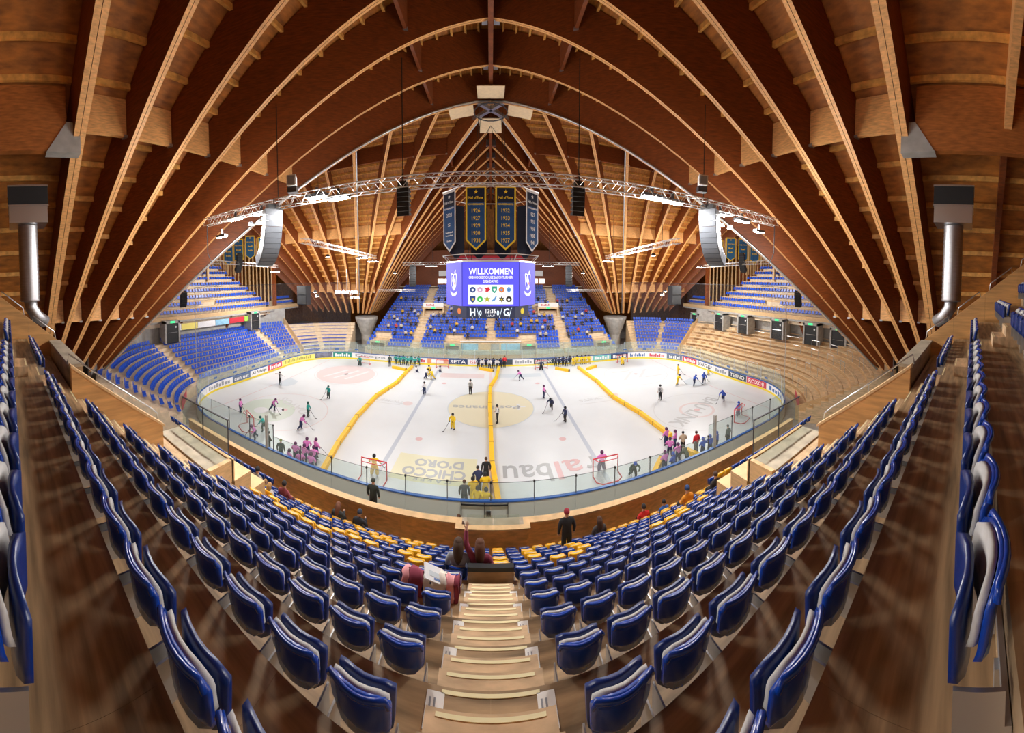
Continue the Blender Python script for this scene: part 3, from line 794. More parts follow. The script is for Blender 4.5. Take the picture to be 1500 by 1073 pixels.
# front wall with pale cap, set back in the middle
fw = empty('front_wall', label='long low timber front wall with a pale cap between the near seats and the rink', cat='wall')
for x0, x1 in ((-18, -1.25), (1.4, 18)):
    n = int((x1-x0)/2.35)
    for i in range(n):
        a, b = x0+(x1-x0)*i/n, x0+(x1-x0)*(i+1)/n
        MB().box(a+.004, b-.004, WY-.06, WY+.06, ZW-1.2, ZW-.06).build('wall_panel', 'front_wall_wood', fw)
        MB().box(a, b, WY-.14, WY+.14, ZW-.06, ZW).build('wall_cap', 'spruce', fw)
MB().box(-1.25, 1.4, WY-.36, WY-.26, ZW-1.2, ZW-.06).build('wall_panel', 'front_wall_wood', fw)
MB().box(-1.25, 1.4, WY-.42, WY-.20, ZW-.06, ZW).build('wall_cap', 'spruce', fw)
for x in (-1.25, 1.4):
    MB().box(x-.06, x+.06, WY-.30, WY-.02, ZW-1.2, ZW-.06).build('wall_return', 'front_wall_wood', fw)
    MB().box(x-.12, x+.12, WY-.42, WY+.14, ZW-.06, ZW+.004).build('wall_cap', 'spruce', fw)
for x in (-.95, .1):
    MB().box(x+.02, x+1.02, WY-.01, WY+.005, ZW-.5, ZW+.25).build('glass_pane', 'rink_glass', fw)
# centre stairs
cs = empty('centre_stairs', kind='structure', label='steep wooden centre stairs with pale nosing strips running down between the seats')
def stair_row(parent, j, xc, hw, signs):
    f, y = NF(j), NY(j)-.03
    for k, (a, b, h) in enumerate(((0, NP/3, 2*NH/3), (NP/3, 2*NP/3, NH/3))):
        st = MB().box(xc-hw, xc+hw, y+a, y+b, f+.001, f+h).build('step', 'stair_wood', parent)
        MB().box(xc-hw*.84, xc+hw*.84, y+b-.045, y+b-.02, f+h, f+h+.004).build('nosing', 'nosing', st)
    MB().box(xc-hw*.84, xc+hw*.84, y+NP-.045, y+NP-.02, f, f+.004).build('nosing', 'nosing', parent)
    if signs:
        for s in (-1, 1):
            x = xc+s*(hw-.03)
            sg = MB().box(x-.07, x+.07, y+2*NP/3+.02, y+2*NP/3+.24, f, f+.004).build('row_sign', 'paper', parent)
            for q in range(3):
                MB().box(x-.045+q*.035, x-.03+q*.035, y+2*NP/3+.05, y+2*NP/3+.05+(.15 if q < 2 else .09), f+.004, f+.005).build('sign_print', 'ink_grey', sg)
for j in range(-3, 6): stair_row(cs, j, 0, .46, True)
bar = empty('stair_barrier', (0, NY(6)-.12, NF(5)), label='low wooden barrier with black top closing the foot of the centre stairs', cat='barrier')
MB().box(-.50, .50, 0, .05, 0, .30).build('barrier_board', 'tread_wood', bar); MB().box(-.50, .50, -.02, .09, .30, .40).build('barrier_top', 'black', bar)
# side stairs, low parapets and cross walls
for sx, nm in ((-1, 'left'), (1, 'right')):
    ss = empty('side_stairs', kind='structure', label='narrow wooden side stairs beside the %s timber parapet' % nm)
    for j in range(-6, 6): stair_row(ss, j, sx*7.12, .42, False)
    pw = empty('parapet', label='raked timber parapet with steel handrail beside the %s side stairs' % nm, cat='parapet')
    xi, xo = sx*7.69, sx*7.88
    def wall_poly(x0, x1, prof, zlow, name, parent, material='parapet_wood'):
        m = MB()
        for (ya, za), (yb, zb) in zip(prof[:-1], prof[1:]):
            a, b = min(x0, x1), max(x0, x1)
            m.hexa(((a,ya,zlow(ya)),(b,ya,zlow(ya)),(b,yb,zlow(yb)),(a,yb,zlow(yb)),(a,ya,za),(b,ya,za),(b,yb,zb),(a,yb,zb)))
        return m.build(name, material, parent)
    Y = lambda v: CAM_Y+v*K
    Z = lambda v: CAM_Z+v*K
    wall_poly(xi, xo, [(Y(1.42), Z(-1.87)), (Y(3.80), Z(-3.72))], lambda y: Z(-7.5), 'parapet_panel', pw)
    wall_poly(xi-sx*.04, xo+sx*.04, [(Y(1.40), Z(-1.83)), (Y(3.84), Z(-3.70))], lambda y: Z(-1.90)-(y-Y(1.40))*.767, 'parapet_cap', pw, 'spruce')
    rail = [(xo, Y(1.35), Z(-1.85)), (xo, Y(1.40), Z(-1.62)), (xo, Y(3.55), Z(-3.28)), (xo, Y(3.72), Z(-3.45)), (xo, Y(3.74), Z(-3.68))]
    MB().tube(rail, .022, 8).build('handrail', 'steel', pw, True)
    MB().tube([(xo, Y(2.5), Z(-2.5)), (xo, Y(2.5), Z(-2.75))], .018).build('rail_post', 'steel', pw)
    # cross wall and upper raked parapet
    cw = empty('cross_wall', label='thick wooden wall across the end of the upper %s rows' % nm, cat='wall')
    MB().box(min(sx*7.90, sx*11.80), max(sx*7.90, sx*11.80), Y(1.45), Y(1.75), Z(-8), Z(-1.95)).build('wall_body', 'tread_wood', cw)
    MB().box(min(sx*7.90, sx*11.80), max(sx*7.90, sx*11.80), Y(1.40), Y(1.80), Z(-1.95), Z(-1.88)).build('wall_cap', 'slab_floor', cw)
    upw = empty('upper_parapet', label='stepped timber parapet with steel hoops climbing beside the upper %s rows' % nm, cat='parapet')
    prof = [(Y(1.78), Z(-1.95)), (Y(-6.0), Z(4.4))]
    n = 7
    for k in range(n):
        ya = prof[0][0]+(prof[1][0]-prof[0][0])*k/n; yb = prof[0][0]+(prof[1][0]-prof[0][0])*(k+1)/n
        za = prof[0][1]+(prof[1][1]-prof[0][1])*k/n; zb = prof[0][1]+(prof[1][1]-prof[0][1])*(k+1)/n
        m = MB(); a, b = min(sx*11.83, sx*12.04), max(sx*11.83, sx*12.04)
        m.hexa(((a,yb+.004,zb-3),(b,yb+.004,zb-3),(b,ya,za-3),(a,ya,za-3),(a,yb+.004,zb),(b,yb+.004,zb),(b,ya,za),(a,ya,za)))
        m.build('parapet_panel', 'parapet_wood', upw)
        hp = lambda t, e: (sx*11.93, ya+(yb-ya)*t, za+(zb-za)*t+e)
        MB().tube([hp(.12, 0), hp(.15, .24), hp(.82, .24), hp(.85, 0)], .022, 6).build('steel_hoop', 'steel', upw, True)
    # concrete slab over the gangway, with pale timber steps at its end
    sl = empty('gangway_slab', label='bare concrete slab over the gangway beyond the %s side stairs' % nm, cat='slab')
    MB().box(min(sx*7.72, sx*10.80), max(sx*7.72, sx*10.80), Y(5.2), Y(6.05), Z(-5.9), Z(-5.46)).build('slab_body', 'slab_floor', sl)
    MB().box(min(sx*7.72, sx*10.80), max(sx*7.72, sx*10.80), Y(4.45), Y(5.2), Z(-6.2), Z(-5.52)).build('slab_step', 'stair_wood', sl)
    MB().box(min(sx*7.56, sx*7.72), max(sx*7.56, sx*7.72), Y(5.2), Y(6.1), Z(-6.1), Z(-5.42)).build('slab_edge', 'spruce', sl)
    MB().box(min(sx*7.56, sx*10.80), max(sx*7.56, sx*10.80), Y(6.05), Y(6.15), Z(-6.1), Z(-5.42)).build('slab_edge', 'spruce', sl)
    MB().box(min(sx*7.56, sx*8.96), max(sx*7.56, sx*8.96), Y(6.15), Y(6.85), Z(-7.2), Z(-6.1)).build('end_step', 'spruce', sl)
    MB().box(min(sx*7.56, sx*8.64), max(sx*7.56, sx*8.64), Y(6.85), Y(7.5), Z(-7.8), Z(-6.75)).build('end_step', 'spruce', sl)
    # glass balustrade in front of the slab
    gb = empty('glass_balustrade', label='clear glass balustrade on slim posts at the edge of the %s gangway slab' % nm, cat='balustrade')
    for k in range(2):
        xa, xb = sx*(7.9+1.45*k), sx*(7.9+1.45*(k+1))
        MB().box(min(xa, xb)+.02, max(xa, xb)-.02, Y(6.2), Y(6.215), Z(-5.4), Z(-4.35)).build('glass_pane', 'rink_glass', gb)
        MB().box(xa-.015, xa+.015, Y(6.18), Y(6.21), Z(-6.6), Z(-4.35)).build('post', 'dark_steel', gb)
        MB().box(min(xa, xb), max(xa, xb), Y(6.185), Y(6.235), Z(-4.36), Z(-4.33)).build('top_rail', 'dark_steel', gb)
# ---- seats of the near stand
def back_shell(w, h, bulge, th, lean, z0, y0, nx=6, nz=4, round_=.07):
    """curved shell: x across, z up, concave towards +y"""
    m = MB(); P = {}
    for side in (0, 1):
        for i in range(nx+1):
            for k in range(nz+1):
                u = i/nx*2-1; t = k/nz
                hw = w/2*(1-.10*(1-t)) ; x = u*hw; z = z0+h*t
                if abs(u) > .99 and k == nz: z -= round_*.7; x *= .97
                elif abs(u) > .6 and k == nz: z -= round_*.10
                if abs(u) > .99 and k == 0: z += round_*.6
                y = y0 + bulge*u*u - lean*t + (th if side else 0)
                P[side, i, k] = len(m.v); m.v.append((x, y, z))
    for i in range(nx):
        for k in range(nz):
            m.f.append((P[0,i,k], P[0,i+1,k], P[0,i+1,k+1], P[0,i,k+1])); m.f.append((P[1,i,k], P[1,i,k+1], P[1,i+1,k+1], P[1,i+1,k]))
    for i in range(nx):
        for k in (0, nz):
            q = (P[0,i,k], P[1,i,k], P[1,i+1,k], P[0,i+1,k]); m.f.append(q if k == 0 else q[::-1])
    for k in range(nz):
        for i in (0, nx):
            q = (P[0,i,k], P[0,i,k+1], P[1,i,k+1], P[1,i,k]); m.f.append(q if i == 0 else q[::-1])
    m.m = [0]*len(m.f); return m
# local frame: origin on the floor of the row at the back of the seat, +y towards the rink; seat back top at z = .90
shell = back_shell(.41, .31, .055, .03, .045, .59, .03)
rim = MB()   # rounded lip along the top edge of the shell
rim.tube([(.195*u, .03+.055*u*u-.045, .893-(.045 if abs(u) > .95 else 0.004)) for u in [-1, -.9, -.6, -.3, 0, .3, .6, .9, 1]], .017, 6)
cush = back_shell(.37, .27, .05, .03, .04, .62, .062, 6, 3)
pan = back_shell(.395, .33, .05, .035, .0, .50, .115)
brk = MB(); brk.box(-.21, -.197, .0, .18, .30, .56); brk.box(.197, .21, .0, .18, .30, .56); brk.box(-.21, .21, -.025, .0, .38, .44); brk.box(-.02, .02, -.02, .02, .0, .40)
pan_open = MB().hexa(((-.20,.06,.42),(.20,.06,.42),(.19,.46,.44),(-.19,.46,.44),(-.20,.06,.46),(.20,.06,.46),(.19,.46,.48),(-.19,.46,.48)))
SEAT_ME = {}; PAN_OPEN = {}
for c, body, pn in (('blue', 'seat_blue', 'seat_pan_blue'), ('yellow', 'seat_yellow', 'seat_yellow')):
    PAN_OPEN[c] = pan_open.mesh('seat_pan_open_'+c, pn)
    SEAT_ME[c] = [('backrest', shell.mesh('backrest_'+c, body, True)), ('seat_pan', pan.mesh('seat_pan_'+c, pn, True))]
RIM = {c: rim.mesh('lip_'+c, 'seat_'+c, True) for c in ('blue', 'yellow')}
CUSH = cush.mesh('cushion', 'cushion_grey', True); BRK = brk.mesh('bracket', 'bracket_metal')
YEL = [(300+x/5, 640+y/5) for x, y in ((375,405),(470,405),(500,450),(535,505),(630,440),(680,465),(630,555),(670,540),(735,610),(750,497),(815,530),(785,565),(885,590),(840,660),(955,680),(970,600),(1050,625),(1065,690),(1080,765),(1130,650),(1140,685),(1180,780),(1220,695),(1255,770),(1335,755),(1470,765),(1450,885))]
YEL += [(560+x/5, 740+y/5) for x, y in ((40,255),(185,265),(285,285),(345,325),(300,360),(240,380),(170,400),(850,330),(855,362),(855,400),(855,440),(1140,300),(1240,285),(1065,350),(1090,380),(1120,415),(1380,285),(1430,305),(1310,270),(1300,420),(1440,380),(1480,325))]
YEL += [(880+x/4.879, 640+y/4.879) for x, y in ((85,645),(165,615),(240,585),(320,550),(400,540),(460,490),(490,525),(525,480),(445,615),(540,565),(600,495),(640,510),(640,445),(720,400),(760,410),(725,460),(785,362),(850,325),(890,360),(915,300),(960,280))]
seats = []          # x, row, column number, side, zone
for j in range(-6, J1+1):
    for sx in (-1, 1):
        if j >= 6:
            hw = row_half(j)-.25; n = int(hw/.488)
            for i in range(n):
                x = sx*(.244+.488*i)
                if j == 6 and i == 0 and False: continue
                seats.append((x, j, i+1, sx, 'front'))
        else:
            for i in range(12):
                if j <= -2 and i == 0: continue
                seats.append((sx*(.76+.488*i), j, i+1, sx, 'main'))
            if j <= -1:
                for i in range(7): seats.append((sx*(8.05+.488*i), j, i+1, sx, 'outer'))
info = []
for sdat in seats:
    x, j = sdat[0], sdat[1]; px, py = proj(x, NY(j), NT(j)-.1)
    az = math.atan2(x, NY(j)-CAM_Y)
    dist = math.dist((x, NY(j), NT(j)), (0, CAM_Y, CAM_Z))
    info.append([sdat, px, py, dist, False])
for qx, qy in YEL:
    c = [t for t in info if not t[4] and t[0][1] >= 6]
    t = min(c, key=lambda t: (t[1]-qx)**2+(t[2]-qy)**2); t[4] = True
# people who sit on near seats: picture position of the seat back, then the seat is opened for them
BLK = (.018, .018, .022); SK = (.62, .36, .25)
SIT_PX = [((358, 690), 'sitting', ((.55,.08,.03), BLK, SK, BLK, SK), 'beanie', (.03,.02,.02), 'child in orange red jacket at the left end of the front rows', .85),
 ((375, 693), 'sitting', ((.30,.29,.28), BLK, SK, BLK, SK), 'beanie', (.015,.015,.02), 'spectator in grey checked jacket and black knit cap at the left end', 1.0),
 ((384, 713), 'sitting', ((.75,.62,.04), BLK, SK, BLK, SK), 'hair', (.35,.2,.08), 'child in yellow jacket among the left yellow seats', .78),
 ((393, 718), 'sitting', ((.70,.66,.62), BLK, SK, BLK, SK), 'long', (.40,.24,.10), 'fair haired child in pale top among the left yellow seats', .8),
 ((411, 727), 'sitting', ((.30,.06,.08), (.10,.02,.04), SK, BLK, SK), 'hair', (.02,.015,.015), 'man in maroon top sitting among the left yellow seats', 1.0),
 ((495, 748), 'sitting_phone', ((.04,.045,.05), BLK, SK, BLK, SK), 'long', (.16,.06,.03), 'red haired spectator in dark jacket in the front row left of the stairs', 1.0),
 ((531, 757), 'sitting_phone', ((.02,.022,.03), BLK, SK, BLK, SK), 'beanie', (.03,.04,.07), 'spectator in black coat and blue cap in the front row left', 1.0),
 ((673, 838), 'sitting', ((.30,.32,.36), (.04,.05,.10), SK, BLK, SK), 'long', (.06,.03,.015), 'woman in grey and navy top with dark hair beside the coats', 1.0),
 ((702, 838), 'sitting_arm_up', ((.26,.04,.08), BLK, SK, BLK, SK), 'long', (.10,.035,.015), 'woman with long brown hair raising one arm', 1.0),
 ((870, 776), 'sitting', ((.06,.05,.05), BLK, SK, BLK, SK), 'long', (.07,.03,.015), 'long haired woman in dark jacket right of the standing man', 1.0),
 ((940, 752), 'sitting', ((.62,.02,.02), BLK, SK, BLK, SK), 'hair', (.02,.015,.015), 'spectator in red and black jacket in the front row right', .95),
 ((966, 735), 'sitting', ((.03,.12,.45), BLK, SK, BLK, SK), 'hair', (.02,.015,.015), 'child in bright blue jacket in the front row right', .85),
 ((1011, 722), 'sitting', ((.75,.28,.02), BLK, SK, BLK, SK), 'beanie', (.02,.05,.16), 'spectator in orange and black jacket with blue cap on the right', 1.0),
 ((1023, 718), 'sitting', ((.65,.30,.32), BLK, SK, BLK, SK), 'hair', (.3,.16,.06), 'small child in pink beside the orange jacket', .65),
 ((1042, 706), 'sitting', ((.03,.025,.025), BLK, SK, BLK, SK), 'hair', (.06,.03,.02), 'spectator in black coat with fur collar at the right end', 1.0)]
SITTERS = []; occupied = set()
for (qx, qy), kind, cols, head, hc, label, sc in SIT_PX:
    t = min((t for t in info if t[0][1] >= 6 and id(t) not in occupied and (t[0][1] <= 9 or 400 < qx < 1000)), key=lambda t: (t[1]-qx)**2+(t[2]-qy)**2)
    occupied.add(id(t)); SITTERS.append(((t[0][0], t[0][1]), kind, cols, head, hc, label, sc))
t = min((t for t in info if t[0][1] >= 9 and id(t) not in occupied), key=lambda t: (t[1]-833)**2+(t[2]-790)**2); NEAR_STANDING = (t[0][0], t[0][1]); occupied.add(id(t))
t = min((t for t in info if t[0][1] >= 3 and id(t) not in occupied), key=lambda t: (t[1]-612)**2+(t[2]-852)**2); COAT = (t[0][0], t[0][1])
ORD = lambda n: '%d%s' % (n, 'th' if 10 <= n % 100 <= 20 else {1: 'st', 2: 'nd', 3: 'rd'}.get(n % 10, 'th'))
vis = sorted([t for t in info if -40 < t[1] < 1540 and t[2] < 1180], key=lambda t: t[3])
chosen = set(id(t) for t in vis[:300])
rest = MB()
def add_mesh(dst, src, x, y, z, m):
    b = len(dst.v); dst.v += [(a+x, q+y, c+z) for a, q, c in src.v]
    dst.f += [tuple(b+i for i in f) for f in src.f]; dst.m += [m]*len(src.f)
shell_lo = back_shell(.41, .31, .055, .03, .045, .59, .03, 4, 2); pan_lo = back_shell(.395, .33, .05, .035, .0, .50, .115, 4, 2); cush_lo = back_shell(.37, .27, .05, .03, .04, .62, .062, 2, 1)
for t in info:
    (x, j, i, sx, zone), px, py, dist, yel = t
    c = 'yellow' if yel else 'blue'
    if id(t) in chosen:
        row = J1-j+1; side = 'left' if sx < 0 else 'right'
        if zone == 'main': where = '%s %s of the centre stairs' % (ORD(i), side)
        elif zone == 'outer': where = '%s past the %s side stairs' % (ORD(i), side)
        else: where = '%s %s of the middle' % (ORD(i), side)
        e = empty('stadium_seat', (x, NY(j), NF(j)), label='%s tip-up seat, %s, %s row from the front' % (c, where, ORD(row)), cat='seat', group='tip-up seats of the near stand')
        for nm, me in SEAT_ME[c]:
            p = ob(nm, PAN_OPEN[c] if nm == 'seat_pan' and id(t) in occupied else me, e)
            if nm == 'backrest': ob('lip', RIM[c], p)
        ob('cushion', CUSH, e); ob('bracket', BRK, e)
    elif -150 < px < 1650:
        z = NF(j)+(.42 if j == 10 and abs(x) > 8.9 else 0); y = NY(j)
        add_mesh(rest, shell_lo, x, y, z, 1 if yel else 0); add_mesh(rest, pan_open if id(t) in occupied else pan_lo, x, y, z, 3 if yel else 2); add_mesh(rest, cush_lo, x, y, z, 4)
o = rest.build('outlying_seat', ['seat_blue', 'seat_yellow', 'seat_pan_blue', 'seat_yellow', 'cushion_grey'], None, True)
tag(o, 'remaining small blue and yellow tip-up seats low in the near stand', 'seats', kind='stuff')
# ================================================================== TRUSSES AND LIGHTS
def truss(name, a, b, size, parent, n):
    """box truss: four chords as one part, zig-zag webs as another"""
    a, b = Vector(a), Vector(b); d = (b-a).normalized(); sd = d.cross(Vector((0, 0, 1))).normalized(); u = Vector((0, 0, 1)); h = size/2
    cs_ = [sd*h+u*h, sd*-h+u*h, sd*-h-u*h, sd*h-u*h]
    for c in cs_: MB().tube([a+c, b+c], size*.056, 6).build('chord', 'truss_alu', parent)
    L = (b-a).length; st = L/n
    for f in range(4):
        m = MB(); c0, c1 = cs_[f], cs_[(f+1) % 4]
        for i in range(n):
            p, q, r = a+d*(st*i), a+d*(st*(i+.5)), a+d*(st*(i+1))
            m.tube([p+c0, q+c1, r+c0], size*.032, 4)
        m.build('lattice', 'truss_alu', parent)
def hang(parent, x, y, z0, z1): MB().tube([(x, y, z0), (x, y, z1)], .02, 5).build('suspension_cable', 'black', parent)
TY, TZ = -20.75, 17.2
tr = empty('lighting_truss', label='long silver lattice truss spanning the hall above the near side of the ice', cat='truss')
truss('t', (-14.5, TY, TZ-.2), (14.5, TY, TZ-.2), .40, tr, 46)
for x in (-9, -3.2, 3.2, 9): hang(tr, x, TY, TZ, 21.5)
for x in (-14.4, 14.4): MB().tube([(x, TY, TZ-.4), (x, TY, TZ-2.0), (x-(.5 if x > 0 else -.5), TY, TZ-2.8)], .025, 6).build('loose_cable', 'black', tr)
OTH = []
for sx, nm in ((-1, 'left'), (1, 'right')):
    t2 = empty('lighting_truss', label='silver truss running along the %s side of the hall with lamps' % nm, cat='truss')
    truss('t', (sx*15.6, -9.4, 17), (sx*18.0, 14, 17), .45, t2, 24); hang(t2, sx*16, -6, 17.2, 25); hang(t2, sx*17.5, 10, 17.2, 23)
    t3 = empty('lighting_truss', label='short silver truss in front of the %s upper tier' % nm, cat='truss')
    truss('t', (sx*29.2, -9.3, 16), (sx*33.9, 9.0, 16), .4, t3, 20); hang(t3, sx*30.2, -5.4, 16.2, 21); hang(t3, sx*32.6, 4, 16.2, 25)
    t4 = empty('lighting_truss', label='thin silver truss high over the far boards, %s of the scoreboard' % nm, cat='truss')
    truss('t', (sx*12.3, 10, 15.6), (sx*4.6, 10, 15.6), .35, t4, 10); hang(t4, sx*8, 10, 15.8, 26)
    t5 = empty('lighting_truss', label='thin silver truss near the far %s corner support' % nm, cat='truss')
    truss('t', (sx*12.5, 18, 11.6), (sx*19.2, 18, 11.6), .3, t5, 8); hang(t5, sx*15.5, 18, 11.7, 15.5)
def flood(px, py, y, label, w=1.5, d=.55, power=1.0, tilt=0.0, n=4, spill=None):
    r = ray(px, py); k = (y-CAM_Y)/r[1]; x, z = r[0]*k, CAM_Z+r[2]*k
    e = empty('floodlight', (x, y, z), label=label, cat='floodlight', group='floodlights')
    e.rotation_euler = (tilt, 0, 0)
    MB().box(-w/2, w/2, -d/2, d/2, .03, .16).build('housing', 'dark_steel', e)
    MB().box(-.05, .05, -.05, .05, .16, .45).build('yoke', 'dark_steel', e)
    for i in range(n):
        a = -w/2+w*i/n; MB().box(a+.03, a+w/n-.03, -d/2+.04, d/2-.04, .0, .03).build('lamp_panel', 'lamp_face', e)
    L = bpy.data.lights.new('flood_lamp', 'AREA'); L.shape = 'RECTANGLE'; L.size = w; L.size_y = d; L.energy = FLOOD_W*power; L.color = (1, .985, .96)
    lo = ob('flood_lamp', L, e, (0, 0, -.03))
    L2 = bpy.data.lights.new('flood_spill', 'POINT'); L2.energy = SPILL_W*(power if spill is None else spill); L2.shadow_soft_size = .3; L2.color = (1, .97, .92); ob('flood_spill', L2, e, (0, 0, -.45))
    return e
ND = 'first second third fourth fifth sixth seventh eighth'.split()
for i, (px, py, pw) in enumerate(((345, 322, 1), (383, 314, 1), (464, 290, .8), (496, 292, 1), (955, 290, 1), (985, 298, .8), (1055, 315, 1), (1087, 325, 1))):
    flood(px, py, TY+.1, 'bright flat floodlight bank under the long near truss, %s from the left' % ND[i], .95, .36, pw*1.1, spill=pw*.26)
flood(325, 348, TY-.3, 'single floodlight hanging below the left end of the near truss', .7, .25, .6, n=1, spill=.15)
flood(1112, 341, TY-.3, 'single floodlight hanging below the right end of the near truss', .7, .25, .6, n=1, spill=.15)
for px, py, y, w in ((530, 378, 4, 'left side truss, nearer lamp'), (546, 383, 9, 'left side truss, farther lamp'), (905, 376, 4, 'right side truss, nearer lamp'), (891, 383, 9, 'right side truss, farther lamp')):
    flood(px, py, y, 'flat floodlight on the %s' % w, power=1.4)
for px, py, y, w in ((403, 398, 6, 'left'), (1027, 392, 6, 'right')):
    flood(px, py, y, 'flat floodlight on the short truss before the %s upper tier' % w, power=3.2)
for px, w in ((632, 'left'), (803, 'right')):
    flood(px, 390, 10, 'flat floodlight on the thin far truss %s of the scoreboard' % w, power=1.3)
# round spots and small hall lamps
def spot(px, py, y, label, power=120):
    sc_ = .5 if y < -15 else 1.0
    r = ray(px, py); k = (y-CAM_Y)/r[1]; x, z = r[0]*k, CAM_Z+r[2]*k
    e = empty('round_lamp', (x, y, z), label=label, cat='lamp', group='round lamps')
    e.scale = (sc_,)*3; power *= sc_**2
    MB().lathe([(.12, .3), (.2, .28), (.3, .0), (.31, -.02)], 14).build('shade', 'dark_steel', e, True)
    MB().lathe([(.27, -.03), (.24, -.05)], 14).build('bulb_face', 'lamp_warm', e)
    if power:
        L = bpy.data.lights.new('round_bulb', 'POINT'); L.energy = power; L.shadow_soft_size = .2; L.color = (1, .93, .82); ob('round_bulb', L, e, (0, 0, -.35))
for px, py, y, l in ((368, 329, -20.4, 'left of the pair under the left end of the near truss'), (379, 328, -20.4, 'right of the pair under the left end of the near truss'), (1057, 331, -20.4, 'left of the pair under the right end of the near truss'), (1069, 334, -20.4, 'right of the pair under the right end of the near truss'),
    (578, 400, 16, 'on the beams left of the scoreboard'), (854, 400, 16, 'on the beams right of the scoreboard'), (462, 428, 6, 'upper of two on the left beams'), (465, 434, 6, 'lower of two on the left beams'), (974, 427, 6, 'upper of two on the right beams'), (970, 432, 6, 'lower of two on the right beams'), (480, 376, 2, 'hanging under the left side truss'), (957, 374, 2, 'hanging under the right side truss')):
    spot(px, py, y, 'small round white lamp ' + l, 250)

# ================================================================== SPEAKERS
def line_array(name, loc, rz, nbox, w, h, dep, curve, mats, label, wide_top=True):
    e = empty(name, loc, rz, label=label, cat='speaker')
    y, z, a = 0.0, 0.0, 0.0
    MB().box(-w*.35, w*.35, -dep*.2, dep*.6, .02, .2).build('fly_frame', 'black', e)
    MB().tube([(0, 0, .2), (0, 0, .5)], .02).build('chain', 'black', e)
    for i in range(nbox):
        a += curve*(.35+1.3*i/nbox)
        c, s = math.cos(a), math.sin(a)
        def P(u, v, t): # v: depth from the front, t: down
            yy = v*c - t*s if False else v
            return (u, y + v*c + t*s, z + v*s - t*c)
        m = MB(); g = h*.96
        m.hexa([P(-w/2,0,g),P(w/2,0,g),P(w/2,dep,g*.8),P(-w/2,dep,g*.8),P(-w/2,0,0),P(w/2,0,0),P(w/2,dep,.06),P(-w/2,dep,.06)])
        b = m.build('speaker_box', mats[0], e)
        m = MB(); m.hexa([P(-w/2*.92,-.02,g*.94),P(w/2*.92,-.02,g*.94),P(w/2*.92,.0,g*.94),P(-w/2*.92,.0,g*.94),P(-w/2*.92,-.02,g*.06),P(w/2*.92,-.02,g*.06),P(w/2*.92,.0,g*.06),P(-w/2*.92,.0,g*.06)])
        m.build('grille', mats[1], b)
        y += h*s; z -= h*c
    return e
